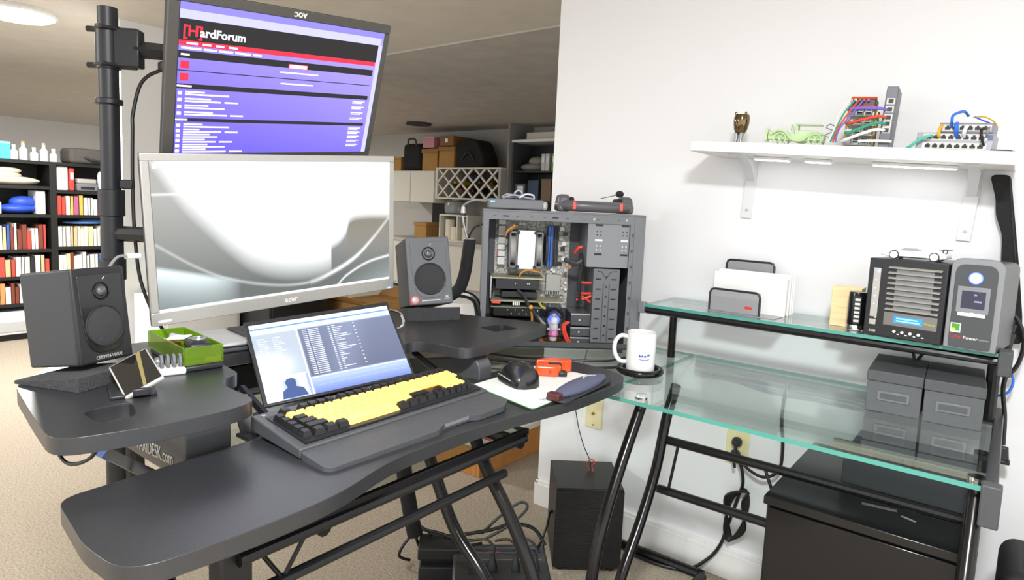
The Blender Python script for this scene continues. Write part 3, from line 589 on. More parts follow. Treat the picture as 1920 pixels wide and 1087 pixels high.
slv = thing('cable_sleeve', 'wide black fabric cable sleeve hanging on the wall under the shelf end', 'cable sleeve', (-0.03, 2.04, 0.93))
slm = mat('black_fabric', '#161617', 0.85, var=0.2, scale=120, bump=0.3)
pl = [(-0.037, 0.40), (0.005, 0.40), (0.022, 0.30), (0.044, 0.17), (0.062, 0.05), (0.068, -0.02), (0.03, -0.02), (0.026, 0.05), (0.016, 0.12), (0.006, 0.19), (0.002, 0.25), (-0.016, 0.30), (-0.02, 0.34)]
M().prism(fillet(pl, 0.012, 3), -0.012, 0.012, 'y').build('fabric_tube', slm, slv, 0.006, 3)
M().tube([(0.004, -0.0125, 0.39), (0.02, -0.0128, 0.28), (0.038, -0.0128, 0.16), (0.05, -0.0128, 0.0)], 0.0015, 5, 4).build('seam', blk, slv)
cable('mains_cable', 'black looped cord behind the battery backup unit', [(-0.005, 1.99, 0.99), (0.02, 1.99, 0.98), (0.04, 1.985, 0.93), (0.035, 1.985, 0.87), (0.015, 1.985, 0.835), (-0.005, 1.99, 0.84)], 0.005, CAB['black'])
cable('mains_cable', 'black cord with socket end hanging beside the desk side rail', [(0.0, 1.99, 0.93), (0.015, 1.99, 0.86), (0.012, 1.99, 0.80), (0.022, 1.99, 0.73), (0.026, 1.985, 0.66)], 0.005, CAB['black'])
cn = thing('cord_connector', 'black socket connector at the end of the hanging cord', 'connector', (0.028, 1.985, 0.628))
M().box((0, 0, 0.012), (0.026, 0.02, 0.034), taper=0.7).build('body', blk, cn, 0.003); M().span((-0.015, -0.012, -0.014), (0.015, 0.012, -0.004)).build('face', blk, cn, 0.002)
adp = thing('plug_adapter', 'black inline plug behind the battery backup unit', 'plug', (0.008, 1.975, 0.915))
M().box((0, 0, 0), (0.028, 0.026, 0.06), (0, R(12), 0), 0.7).build('body', blk, adp, 0.005); M().cyl((0.006, 0, 0.03), (0.01, 0, 0.05), 0.006).build('strain_relief', blk, adp)
cable('patch_cable', 'blue network cable behind the desk side rail', [(0.02, 2.0, 0.85), (0.03, 2.0, 0.82), (0.022, 2.0, 0.79), (-0.002, 2.0, 0.775)], 0.003, CAB['blue'])
bn = thing('bag', 'black rounded case standing on the floor right of the cabinet', 'case', (0.13, 1.75, 0))
M().span((-0.09, -0.12, 0), (0.09, 0.12, 0.488)).build('body', mat('case_black', '#19191a', 0.6, var=0.1, scale=100, bump=0.1), bn, 0.035, 5)
M().tube([(-0.04, -0.02, 0.485), (-0.035, -0.02, 0.505), (0.035, -0.02, 0.505), (0.04, -0.02, 0.485)], 0.006, 8, 3).build('handle', blk, bn)
sb = thing('subwoofer', 'black wood grain subwoofer cabinet standing against the white wall', 'subwoofer', (-1.01, 1.76, 0), (0, 0, R(39.5)))
M().span((-0.112, 0, 0.02), (0.112, 0.235, 0.29)).build('body', wood_blk, sb, 0.003)
M().span((-0.112, -0.004, 0.02), (0.112, 0, 0.285)).build('front_baffle', mat('ash_front', '#131416', 0.4, var=0.5, scale=22, stretch=(1, 1, 16), bump=0.25), sb, 0.001)
for x in (-0.085, 0.085):
    for y in (0.03, 0.2): M().cyl((x, y, 0), (x, y, 0.02), 0.014, n=14).build('foot', blk, sb)
cable('speaker_wire', 'thin black and red wire dropping from the desk to the subwoofer', [(-1.20, 2.02, 0.73), (-1.215, 2.01, 0.62), (-1.235, 2.0, 0.50), (-1.21, 1.98, 0.42), (-1.15, 1.93, 0.36), (-1.10, 1.90, 0.32), (-1.09, 1.89, 0.292)], 0.0018, CAB['black'])
cable('speaker_wire', 'small curl of red and black wire on top of the subwoofer', [(-1.09, 1.885, 0.292), (-1.10, 1.88, 0.315), (-1.085, 1.88, 0.335), (-1.07, 1.885, 0.325), (-1.085, 1.89, 0.31), (-1.075, 1.885, 0.292)], 0.0018, CAB['red'])

# ------------------------------------------------------------------ mug, coaster, cables on the corner glass
co = thing('coaster', 'black ring coaster with clear centre on the glass desk under the mug', 'coaster', (-0.815, 1.662, ZG))
M().torus((0, 0, 0.010), 0.058, 0.010, 36, 12).build('ring', blk_gloss, co); M().cyl((0, 0, 0.004), (0, 0, 0.009), 0.05, n=32).build('disc', clear_glass, co)
mug = thing('mug', 'white coffee mug with a small blue logo on a ring coaster', 'mug', (-0.815, 1.662, ZG + 0.0092), (0, 0, R(26)))
mw = mat('mug_white', '#f1f1f0', 0.12, coat=0.5)
M().lathe([(0.0, 0.0), (0.036, 0.0), (0.041, 0.004), (0.0415, 0.11), (0.0405, 0.112), (0.039, 0.11), (0.0385, 0.012), (0.0, 0.008)], 40).build('body', mw, mug)
M().tube([(-0.039, 0, 0.095), (-0.058, 0, 0.097), (-0.072, 0, 0.083), (-0.076, 0, 0.06), (-0.070, 0, 0.036), (-0.056, 0, 0.022), (-0.039, 0, 0.022)], 0.0062, 10, 5).build('handle', mw, mug)
lg = mat('logo_blue', '#3b5fb0', 0.3)
def on_mug(pts):
    return [(0.0422 * math.sin(a), -0.0422 * math.cos(a), z) for a, z in pts]
def mug_strip(a0, a1, zf0, zf1, n=10):
    m_ = M(); vs = []
    for i in range(n + 1):
        t = i / n; a = a0 + (a1 - a0) * t; vs += on_mug([(a, zf0(t)), (a, zf1(t))])
    m_.add(vs, [(2 * i, 2 * i + 2, 2 * i + 3, 2 * i + 1) for i in range(n)]); return m_
lgo = mug_strip(-0.12, 0.62, lambda t: 0.041 - 0.004 * math.sin(math.pi * t), lambda t: 0.0425 - 0.0032 * math.sin(math.pi * t)).build('logo_swoosh', lg, mug)
mug_strip(-0.12, 0.0, lambda t: 0.0465, lambda t: 0.056 - 0.005 * t).build('logo_letter', lg, mug); mug_strip(0.05, 0.18, lambda t: 0.0465, lambda t: 0.0525).build('logo_letter', lg, mug); mug_strip(0.22, 0.38, lambda t: 0.0465, lambda t: 0.0515).build('logo_letter', lg, mug); mug_strip(0.44, 0.62, lambda t: 0.050, lambda t: 0.054 + 0.002 * t).build('logo_letter', lg, mug)
for i, (pts, r, lb) in enumerate((
    ([(-1.30, 1.42, ZG + 0.004), (-1.15, 1.46, ZG + 0.005), (-1.02, 1.52, ZG + 0.004), (-0.93, 1.60, ZG + 0.004), (-0.885, 1.66, ZG + 0.004)], 0.004, 'black cable snaking over the corner glass to the coaster'),
    ([(-1.28, 1.50, ZG + 0.004), (-1.15, 1.53, ZG + 0.006), (-1.05, 1.62, ZG + 0.004), (-0.95, 1.70, ZG + 0.004), (-0.93, 1.8, ZG + 0.004)], 0.0035, 'black cable crossing the corner glass under the open computer'),
    ([(-1.20, 1.35, ZG + 0.004), (-1.05, 1.40, ZG + 0.004), (-0.98, 1.47, ZG + 0.004), (-0.90, 1.57, ZG + 0.004)], 0.003, 'thin grey cable lying on the corner glass behind the mouse pad'))):
    cable('desk_cable', lb, pts, r, CAB['grey' if i == 2 else 'black'], group='cables lying on the corner glass')

# ------------------------------------------------------------------ open computer case
pc = thing('computer_case', 'open grey computer tower showing its circuit boards and fans', 'computer', (-1.32, 1.532, ZG), (0, 0, R(42)))
Wc, Dc, Z0, Hc = 0.52, 0.172, 0.012, 0.452
def zc(cy): return Z0 + (1000 - cy) / 800 * (Hc - Z0)
def xc(cx): return (cx - 68) / 930 * Wc
M().span((0, 0, Hc - 0.006), (Wc, Dc, Hc)).build('top_panel', grey_case, pc, 0.001)
M().span((0, 0, Z0), (Wc, Dc, Z0 + 0.006)).build('bottom_panel', dk_grey, pc, 0.001)
M().span((0, 0, Z0 + 0.006), (0.004, Dc, Hc - 0.006)).build('rear_panel', grey_case, pc)
M().span((Wc - 0.036, 0, Z0 + 0.006), (Wc, Dc, Hc - 0.006)).build('front_bezel', grey_case, pc, 0.003)
M().span((0.004, Dc - 0.004, Z0 + 0.006), (Wc - 0.036, Dc, Hc - 0.006)).build('back_panel', dk_grey, pc)
fx = M().span((0.004, 0, Hc - 0.032), (Wc - 0.036, 0.004, Hc - 0.006)).build('top_flange', grey_case, pc)
for cx in (195, 475): M().span((xc(cx) - 0.010, -0.0006, Hc - 0.022), (xc(cx) + 0.010, 0.001, Hc - 0.018)).build('slot', rj_dark, fx)
for cx in (130, 260, 340, 415, 545, 640, 720, 840): M().span((xc(cx) - 0.005, -0.0006, Hc - 0.021), (xc(cx) + 0.005, 0.001, Hc - 0.019)).build('slot', dk_grey, fx)
for cx in (697, 885): M().cyl((xc(cx), 0, Hc - 0.019), (xc(cx), -0.002, Hc - 0.019), 0.004, n=12).build('screw', steel, fx)
M().span((0.004, 0, Z0 + 0.006), (0.018, 0.004, Hc - 0.032)).build('rear_flange', grey_case, pc)
M().span((0.018, 0, Z0), (Wc - 0.036, 0.004, Z0 + 0.020)).build('bottom_flange', dk_grey, pc)
ff = M().span((xc(910), 0, Z0 + 0.02), (Wc - 0.036, 0.004, Hc - 0.032)).build('front_flange', grey_case, pc)
for k in range(7): M().span((xc(925) - 0.003, -0.0006, zc(320 + k * 92) - 0.005), (xc(925) + 0.003, 0.001, zc(320 + k * 92) + 0.005)).build('slot', dk_grey, ff)
for x in (0.05, Wc - 0.06):
    for y in (0.02, Dc - 0.02): M().cyl((x, y, 0), (x, y, Z0), 0.014, n=14).build('foot', blk, pc)
yb = Dc - 0.02
board = M().span((xc(150), yb, zc(800)), (xc(606), yb + 0.003, zc(258))).build('motherboard', mat('motherboard', '#b0aea6', 0.5, var=0.7, scale=150), pc)
tray = M().span((0.02, yb + 0.004, Z0 + 0.01), (Wc - 0.04, yb + 0.006, Hc - 0.034)).build('board_tray', mat('tray_dark', '#4a4b4e', 0.5), pc)
for i, (cy0, cy1, c) in enumerate(((265, 292, white_p), (300, 360, silver), (370, 410, silver), (415, 445, white_p), (452, 487, white_p), (492, 537, white_p))):
    M().span((xc(165), yb - 0.03, zc(cy1)), (xc(209), yb, zc(cy0))).build('rear_port', c, board, 0.001)
M().span((xc(160), yb - 0.031, zc(472)), (xc(170), yb - 0.029, zc(455))).build('orange_port', mat('orange_plastic', '#e2551f'), board)
cl = M().span((xc(274), 0.03, zc(545)), (xc(374), yb - 0.02, zc(318))).build('cooler_fins', mat('cooler_white', '#f0f0ee', 0.4), pc, 0.002)
for cx in (274, 374):
    for cy in (330, 532): M().cyl((xc(cx), 0.028, zc(cy)), (xc(cx), 0.033, zc(cy)), 0.006, n=10).build('clip', blk, cl)
def fan_part(c0, c1):
    f = M().span((xc(c0), 0.034, zc(540)), (xc(c0) + 0.005, yb - 0.02, zc(325))).span((xc(c1) - 0.005, 0.034, zc(540)), (xc(c1), yb - 0.02, zc(325)))
    f.span((xc(c0), 0.034, zc(540)), (xc(c1), yb - 0.02, zc(528))).span((xc(c0), 0.034, zc(337)), (xc(c1), yb - 0.02, zc(325)))
    f = f.build('fan_frame', mid_grey, pc, 0.001); ym = (0.034 + yb - 0.02) / 2; xm = (xc(c0) + xc(c1)) / 2
    M().lathe([(0.052, -(xc(c1) - xc(c0)) * 0.3), (0.047, 0), (0.052, (xc(c1) - xc(c0)) * 0.3)], 24, (xm, ym, zc(432)), 'x').build('fan_shroud', silver, f)
fan_part(224, 271); fan_part(377, 420)
M().lathe([(0.002, -0.004), (0.05, -0.004), (0.054, 0.0), (0.05, 0.004), (0.002, 0.004)], 28, (xc(445), (0.034 + yb - 0.02) / 2, zc(432)), 'x').build('second_fan', dk_grey, pc)
for i, cx in enumerate((472, 488)):
    M().span((xc(cx) - 0.004, yb - 0.034, zc(540)), (xc(cx) + 0.004, yb, zc(290))).build('memory_slot', mat('ram_blue', '#2f6bc8', 0.35), board, 0.001)
for cx in (503, 516, 530): M().span((xc(cx) - 0.0028, yb - 0.012, zc(540)), (xc(cx) + 0.0028, yb, zc(290))).build('empty_slot', blk, board)
for k in range(9):
    cy = 275 + k * 31; cx = rnd.uniform(548, 590); M().span((xc(cx) - 0.007, yb - 0.01, zc(cy) - 0.006), (xc(cx) + 0.007, yb, zc(cy) + 0.006)).build('component', (silver, white_p, blk)[k % 3], board)
for k in range(16):
    cx, cy = rnd.uniform(440, 598), rnd.uniform(720, 790); M().span((xc(cx) - 0.005, yb - 0.008, zc(cy) - 0.004), (xc(cx) + 0.005, yb, zc(cy) + 0.004)).build('component', (silver, white_p, blk, mid_grey)[k % 4], board)
for cx, cy in ((297, 285), (318, 285), (500, 560), (515, 572), (585, 565), (590, 640), (592, 680)): M().cyl((xc(cx), yb, zc(cy)), (xc(cx), yb - 0.014, zc(cy)), 0.005, n=12).build('capacitor', white_p, board)
ch = M().span((xc(466), yb - 0.03, zc(690)), (xc(555), yb, zc(588))).build('chipset_heatsink', mat('heatsink', '#a6a4a0', 0.35, 0.5), board, 0.001)
for k in range(9): M().span((xc(466) + k * 0.0057, yb - 0.031, zc(712)), (xc(466) + k * 0.0057 + 0.003, yb - 0.001, zc(690))).build('fin', mat('heatsink', '#a6a4a0'), ch)
g1 = M().span((xc(152), 0.035, zc(668)), (xc(405), yb - 0.005, zc(606))).build('graphics_card', blk, pc, 0.002)
M().span((xc(125), 0.03, zc(604)), (xc(435), yb - 0.005, zc(596))).build('card_board', mat('pcb_pale', '#a9a68f', 0.5, var=0.3, scale=150), g1)
M().span((xc(122), 0.028, zc(720)), (xc(130), yb, zc(590))).build('card_bracket', steel, g1)
for cx in (268, 340, 350): M().sph((xc(cx), 0.034, zc(632)), 0.0022, 8, 6).build('screw', white_p, g1)
g2 = M().span((xc(190), 0.04, zc(715)), (xc(400), yb - 0.005, zc(682))).build('sound_card', mat('card_dark', '#232325', 0.4), pc, 0.001)
M().span((xc(130), 0.03, zc(740)), (xc(560), yb - 0.005, zc(734))).build('card_board', mat('pcb_pale', '#a9a68f'), g2)
M().span((xc(134), 0.028, zc(752)), (xc(186), 0.06, zc(737))).build('red_edge', mat('red_plastic', '#d9553f', 0.4), g2)
for k in range(4): M().span((xc(258) + k * 0.006, 0.028, zc(760)), (xc(258) + k * 0.006 + 0.004, 0.05, zc(740))).build('contact', white_p, g2)
g3 = M().span((xc(145), 0.035, zc(830)), (xc(420), yb - 0.005, zc(778))).build('lower_card', mat('card_black', '#141416', 0.35), pc, 0.002)
M().span((xc(130), 0.03, zc(776)), (xc(430), yb - 0.005, zc(770))).build('card_board', mat('pcb_green', '#6f7c6b', 0.5), g3)
for k in range(9): M().sph((xc(230 + k * 22), 0.034, zc(790 + (k % 2) * 22)), 0.0018, 6, 5).build('screw', white_p, g3)
ps = M().span((0.02, 0.01, Z0 + 0.008), (xc(380), yb - 0.002, zc(850))).build('power_supply', blk, pc, 0.002)
M().rect(xc(300), zc(985), xc(322), zc(935), 0.0095).build('label', white_p, ps)
bay = M().span((xc(668), 0.006, zc(514)), (xc(910), yb, zc(252))).build('drive_bay', mat('bay_grey', '#85878b', 0.42, 0.2), pc, 0.001)
for cx in (732, 882):
    for cy, m_ in ((268, rj_dark), (355, white_p), (437, rj_dark)): M().span((xc(cx) - 0.012, 0.005, zc(cy) - 0.003), (xc(cx) + 0.012, 0.0062, zc(cy) + 0.003)).build('slot', m_, bay)
    for cy in (304, 324, 388, 411):
        for dx in (-0.006, 0.006): M().cyl((xc(cx) + dx, 0.0062, zc(cy)), (xc(cx) + dx, 0.005, zc(cy)), 0.0022, n=8).build('hole', white_p if cy > 380 else rj_dark, bay)
cg = M().span((xc(715), 0.008, Z0 + 0.02), (xc(868), yb, zc(522))).build('drive_cage', mat('cage_grey', '#6c6e72', 0.45, 0.2), pc, 0.001)
M().tube([(xc(735), 0.0075, zc(535)), (xc(760), 0.0072, zc(538)), (xc(790), 0.0072, zc(580)), (xc(815), 0.0072, zc(538)), (xc(850), 0.0075, zc(535))], 0.0012, 5).build('rib', dk_grey, cg)
for x in (775, 810): M().span((xc(x) - 0.0012, 0.0066, Z0 + 0.025), (xc(x) + 0.0012, 0.008, zc(610))).build('rib', dk_grey, cg)
for k in range(7):
    for cx in (745, 835): M().span((xc(cx) - 0.008, 0.0068, zc(583 + k * 59) - 0.002), (xc(cx) + 0.008, 0.0082, zc(583 + k * 59) + 0.002)).build('slot', rj_dark, cg)
    M().cyl((xc(792), 0.0082, zc(570 + k * 58)), (xc(792), 0.0068, zc(570 + k * 58)), 0.0032, n=10).build('hole', rj_dark, cg)
for i, (a, b) in enumerate(((868, 800), (930, 882), (988, 942))):
    d_ = M().span((xc(600), 0.02, zc(a)), (xc(714), yb - 0.01, zc(b))).build('hard_drive', dk_grey, pc, 0.001)
    M().span((xc(600), 0.019, zc(b) - 0.002), (xc(714), yb - 0.01, zc(b) + 0.003)).build('drive_lid', steel, d_)
    M().sph((xc(650), 0.019, (zc(a) + zc(b)) / 2), 0.003, 8, 6).build('screw', white_p, d_)
redm = mat('sata_red', '#d8412f', 0.4)
for pts in ([(632, 606), (670, 612), (712, 612)], [(630, 672), (670, 676), (714, 674)], [(632, 690), (672, 700), (712, 728)], [(628, 716), (670, 708), (715, 690)]):
    M().tube([(xc(a), 0.03, zc(b)) for a, b in pts], 0.0042, 7, 4).build('red_data_cable', redm, pc)
M().tube([(xc(612), 0.05, zc(440)), (xc(628), 0.04, zc(408)), (xc(652), 0.04, zc(402))], 0.0055, 7, 4).build('red_data_cable', redm, pc)
for dx in (0, 12): M().tube([(xc(580 + dx), 0.012, zc(845)), (xc(552 + dx), 0.01, zc(865)), (xc(560 + dx), 0.01, zc(915)), (xc(590 + dx), 0.012, zc(970)), (xc(625 + dx), 0.014, zc(985))], 0.0045, 7, 5).build('red_data_cable', redm, pc)
for i, (pts, c, r) in enumerate((([(250, 285), (240, 300), (210, 320), (200, 350)], '#c98a3a', 0.003), ([(265, 290), (235, 315), (205, 335), (195, 365)], '#8a5a2a', 0.003), ([(290, 590), (300, 565), (340, 550), (410, 560)], '#b98a2c', 0.003), ([(330, 555), (380, 545), (415, 550)], '#8a5030', 0.003),
        ([(410, 735), (425, 760), (450, 775)], '#a8a04a', 0.0045), ([(280, 670), (320, 700), (350, 760), (375, 790), (420, 850)], '#2a2a2c', 0.006), ([(375, 790), (400, 820), (450, 870)], '#8a8a8a', 0.005), ([(365, 770), (372, 820), (375, 870)], '#b0823a', 0.004), ([(545, 480), (580, 490), (620, 500), (650, 480)], '#3a3a3c', 0.008), ([(575, 510), (580, 530)], '#c2703a', 0.005), ([(640, 440), (650, 500), (640, 620), (650, 740)], '#1b1b1c', 0.007))):
    M().tube([(xc(a), 0.028, zc(b)) for a, b in pts], r, 7, 4).build('wire', mat('wire%d' % i, c, 0.5), pc)
M().sph((xc(363), 0.026, zc(768)), 0.008, 10, 8).build('connector', mat('connector_orange', '#d99545', 0.4), pc)
M().span((xc(1000) - 0.002, 0.02, zc(480)), (xc(1000) + 0.003, 0.06, zc(380))).build('front_handle', mid_grey, pc, 0.001)
def pcw(x, y, z): v = Matrix.Rotation(R(42), 3, 'Z') @ Vector((x, y, z)); return (v.x - 1.32, v.y + 1.532, v.z + ZG)
dm = thing('glass_dome', 'little figurine under a clear glass dome on a wooden disc inside the open computer', 'figurine', pcw(xc(508), 0.050, Z0 + 0.0065), (0, 0, R(42)))
M().lathe([(0.046, 0), (0.048, 0.003), (0.046, 0.008), (0.0, 0.008)], 32).build('wooden_base', mat('base_wood', '#b4743f', 0.5, var=0.15, scale=60), dm)
M().lathe([(0.034, 0.008), (0.034, 0.085), (0.030, 0.103), (0.018, 0.115), (0.0, 0.119)], 32).build('dome', clear_glass, dm)
fg = M().lathe([(0.0, 0.008), (0.012, 0.009), (0.013, 0.018), (0.010, 0.022), (0.014, 0.024)], 18).build('feet', mat('fig_white', '#eef0fa', 0.4), dm)
M().lathe([(0.013, 0.022), (0.018, 0.028), (0.015, 0.042), (0.012, 0.045)], 20).build('pink_skirt', mat('fig_pink', '#e07fb8', 0.4), dm)
M().lathe([(0.012, 0.044), (0.016, 0.055), (0.014, 0.068), (0.008, 0.072)], 20).build('white_body', mat('fig_white', '#eef0fa'), dm)
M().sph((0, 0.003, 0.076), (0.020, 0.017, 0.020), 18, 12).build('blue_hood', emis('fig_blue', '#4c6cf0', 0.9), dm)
M().sph((0, -0.008, 0.074), (0.014, 0.010, 0.015), 16, 10).build('face', mat('fig_white', '#eef0fa'), dm)
M().sph((0, -0.002, 0.096), (0.008, 0.008, 0.004), 12, 8).build('yellow_cap', mat('fig_yellow', '#e4d069', 0.4), dm)
for s_ in (-1, 1): M().sph((s_ * 0.018, -0.004, 0.047), (0.006, 0.005, 0.004), 10, 6).build('arm', mat('fig_white', '#eef0fa'), dm)

# on top of the computer
rt = thing('router_box', 'slim grey box with a blue light on top of the open computer', 'drive box', pcw(0.014, 0.012, Hc), (0, 0, R(42)))
M().span((0, 0, 0.002), (0.175, 0.13, 0.034)).build('body', mat('router_grey', '#6e7073', 0.4, 0.1), rt, 0.004)
M().span((0.168, 0.005, 0.001), (0.19, 0.125, 0.030)).build('end_cap', silver, rt, 0.008)
M().rect(0.006, 0.022, 0.02, 0.026, -0.0004).build('blue_light', emis('cyan_led', '#46c8ff', 3), rt)
lp = M().tube([(0.05, 0.05, 0.036), (0.08, 0.04, 0.046), (0.12, 0.05, 0.040), (0.15, 0.06, 0.036), (0.11, 0.07, 0.042), (0.07, 0.065, 0.038)], 0.003, 6, 5, closed=True)
wires = thing('cable_heap', 'heap of pale and clear coiled cables on the slim grey box', 'cables', pcw(0.014, 0.012, Hc + 0.0005), (0, 0, R(42)))
lp.build('cable_loop', mat('cable_lilac', '#a9a9c9', 0.4), wires)
M().tube([(0.09, 0.05, 0.038), (0.085, 0.045, 0.052), (0.095, 0.045, 0.062), (0.107, 0.048, 0.056), (0.11, 0.05, 0.038)], 0.004, 7, 5).build('cable_loop', steel, wires)
M().tube([(0.10, 0.04, 0.038), (0.12, 0.04, 0.05), (0.145, 0.05, 0.048), (0.15, 0.06, 0.038)], 0.003, 6, 5).build('cable_loop', CAB['white'], wires)
M().tube([(0.045, 0.06, 0.038), (0.06, 0.05, 0.048), (0.085, 0.055, 0.046)], 0.003, 6, 5).build('cable_loop', silver, wires)
hs = thing('headset', 'dark grey gaming headset with red lights and a microphone on the computer', 'headset', pcw(0.36, 0.08, Hc), (0, 0, R(42)))
hg = mat('headset_grey', '#5d5c60', 0.35, 0.1, var=0.05, scale=60); redl = mat('red_light', '#e24a40', 0.3, emit=0.35)
M().tube([(-0.115, -0.02, 0.021), (-0.09, -0.06, 0.021), (-0.04, -0.078, 0.020), (0.04, -0.078, 0.020), (0.09, -0.06, 0.021), (0.115, -0.02, 0.021)], 0.0175, 12, 6).build('headband', hg, hs)
for s_ in (-1, 1):
    e_ = M().box((s_ * 0.102, -0.012, 0.029), (0.048, 0.10, 0.055), taper=0.75).build('ear_cup', hg, hs, 0.012, 4)
    M().span((s_ * 0.075 - 0.005, -0.09, 0.010), (s_ * 0.075 + 0.005, -0.07, 0.034)).build('red_light', redl, e_, 0.002)
    M().box((s_ * 0.078, -0.012, 0.026), (0.016, 0.08, 0.046)).build('ear_cushion', mat('cushion', '#1d1c1e', 0.8), e_, 0.006)
mc = M().tube([(0.02, -0.02, 0.048), (0.05, -0.025, 0.056), (0.075, -0.02, 0.062)], 0.0012, 6, 4).build('microphone_boom', blk, hs)
M().sph((0.083, -0.02, 0.065), (0.014, 0.010, 0.011), 14, 10).build('microphone_foam', mat('mic_foam', '#26262a', 0.95, bump=0.5, scale=300), mc)
M().rect(-0.02, 0.017, 0.012, 0.019, -0.0965).build('logo_line', blk, hs)
cable('silver_cable', 'silver cable curling from the slim grey box to the black sleeve', [(-1.325, 1.548, 1.21), (-1.35, 1.52, 1.212), (-1.375, 1.50, 1.195), (-1.378, 1.50, 1.175), (-1.375, 1.50, 1.14), (-1.366, 1.51, 1.09)], 0.0035, steel)
cable('black_cable', 'black cable bending from the computer into the sleeve', [(-1.325, 1.545, 1.14), (-1.345, 1.525, 1.13), (-1.357, 1.515, 1.11), (-1.362, 1.512, 1.09)], 0.004, CAB['black'])
cu = thing('cable_connector', 'pale connector joint on the silver cable beside the computer', 'connector', (-1.378, 1.50, 1.17))
M().cyl((0, 0, 0), (0, 0, 0.02), 0.008, 0.006, 12).build('body', silver, cu); M().cyl((0, 0, -0.008), (0, 0, 0), 0.0085, n=12).build('collar', blk, cu)
cs = thing('cable_sleeve', 'thick black cable sleeve bending behind the right speaker', 'cable sleeve', (-1.40, 1.48, 0.87))
M().tube([(0.042, 0.034, 0.218), (0.038, 0.030, 0.16), (0.030, 0.026, 0.10), (0.014, 0.012, 0.05), (-0.03, -0.03, 0.02), (-0.08, -0.06, 0.005)], 0.0195, 14, 6).build('fabric_tube', slm, cs)
M().torus((0.042, 0.034, 0.219), 0.016, 0.004, 20, 6).build('sleeve_mouth', steel, cs)

# ------------------------------------------------------------------ sit-stand desk converter
ZT, ZD = 0.79, 0.87
vd = thing('standing_desk_converter', 'black two-level sit-stand desk converter with keyboard tray on the glass desk', 'desk riser', (-1.1, 0.85, ZG))
def vp(poly): return [(p[0] + 1.1, p[1] - 0.85) for p in poly]
tp = fillet([(-0.955, 0.272), (-0.81, 0.255), (-0.712, 0.262), (-0.70, 0.40), (-0.703, 0.53), (-0.745, 0.66), (-0.750, 0.86), (-0.735, 1.0), (-0.708, 1.15), (-0.706, 1.32), (-0.725, 1.41), (-0.80, 1.44), (-0.97, 1.44), (-0.985, 1.10), (-1.10, 1.02), (-1.10, 0.62), (-0.975, 0.58)], [0.03, 0.02, 0.05, 0.05, 0.09, 0.09, 0.08, 0.09, 0.08, 0.08, 0.05, 0.05, 0.03, 0.03, 0.03, 0.03, 0.03], 6)
plate('keyboard_tray', vp(tp), [], ZT - 0.024 - ZG, ZT - ZG, blk_satin, vd, 0.0115, 6)
dp_ = fillet([(-1.265, 0.308), (-1.09, 0.284), (-0.955, 0.268), (-0.925, 0.38), (-0.918, 0.48), (-0.935, 0.545), (-1.05, 0.548), (-1.085, 0.565), (-1.10, 0.605), (-1.25, 0.625), (-1.22, 0.96), (-1.09, 0.99), (-1.095, 1.04), (-1.05, 1.062), (-0.965, 1.062), (-0.955, 1.12), (-0.975, 1.30), (-1.0, 1.455), (-1.05, 1.485), (-1.14, 1.452), (-1.29, 1.40), (-1.46, 1.37), (-1.47, 0.52), (-1.37, 0.385)], [0.03, 0.03, 0.04, 0.04, 0.04, 0.03, 0.03, 0.02, 0.02, 0.03, 0.03, 0.02, 0.03, 0.03, 0.035, 0.05, 0.05, 0.03, 0.03, 0.03, 0.05, 0.04, 0.04, 0.04], 5)
h1 = fillet([(-1.058, 0.335), (-1.058, 0.405), (-0.985, 0.385), (-0.985, 0.335)], 0.02, 4); h2 = fillet([(-1.115, 1.29), (-1.10, 1.375), (-1.03, 1.36), (-1.045, 1.275)], 0.015, 4)
plate('upper_deck', vp(dp_), [vp(h1), vp(h2)], ZD - 0.024 - ZG, ZD - ZG, blk_satin, vd, 0.0115, 6)
def vs_(a, b): return ((a[0] + 1.1, a[1] - 0.85, a[2] - ZG), (b[0] + 1.1, b[1] - 0.85, b[2] - ZG))
for y0, y1, xo, f in ((0.455, 0.53, -0.035, 1), (1.115, 1.16, 0.0, -1)):
    cap = [(-0.955, 0.742), (-0.955, 0.822), (-0.975, 0.842), (-1.02, 0.842), (-1.06, 0.825), (-1.30, 0.775), (-1.30, 0.738), (-1.08, 0.738)]
    sa = M().prism([(p[0] + 1.1 + xo, p[1] - ZG) for p in fillet(cap, [0.006, 0.03, 0.03, 0.02, 0.02, 0.004, 0.004, 0.004], 5)], y0 - 0.85, y1 - 0.85, 'y').build('side_arm', mat('arm_grey', '#505256', 0.35, 0.1), vd, 0.004, 3)
    if f == 1:
        text('lettering', 'VARIDESK.com', 0.033, white_p, sa, (-0.072, y0 - 0.85 - 0.0006, 0.016), (0, R(-3), 0), sx=0.66)
    M().span(*vs_((-1.42, y0 + 0.01, 0.737), (-0.95, y1 - 0.01, 0.745))).build('base_rail', blk_metal, vd, 0.001)
for y in (0.62, 1.06):
    M().tube([(-0.93 + 1.1, y - 0.85, ZT - 0.03 - ZG), (-1.12 + 1.1, y - 0.85, ZD - 0.035 - ZG)], 0.008, 6).build('tray_link', blk_metal, vd)
M().span(*vs_((-1.06, 0.575, 0.768), (-0.955, 0.60, 0.774))).build('tray_bracket', mat('arm_grey', '#3c3d40'), vd, 0.001)
M().box((0.06, -0.27, 0.078), (0.004, 0.03, 0.07), (0, R(-30), 0)).build('tray_bracket', mat('arm_grey', '#3c3d40'), vd, 0.001)
M().span(*vs_((-1.44, 0.45, 0.737), (-1.40, 1.30, 0.80))).build('rear_beam', blk_metal, vd, 0.003)
M().tube([(-1.27 + 1.1, 0.40 - 0.85, 0.752 - ZG), (-0.90 + 1.1, 0.43 - 0.85, 0.757 - ZG)], 0.012, 4).build('lift_arm', blk_metal, vd)
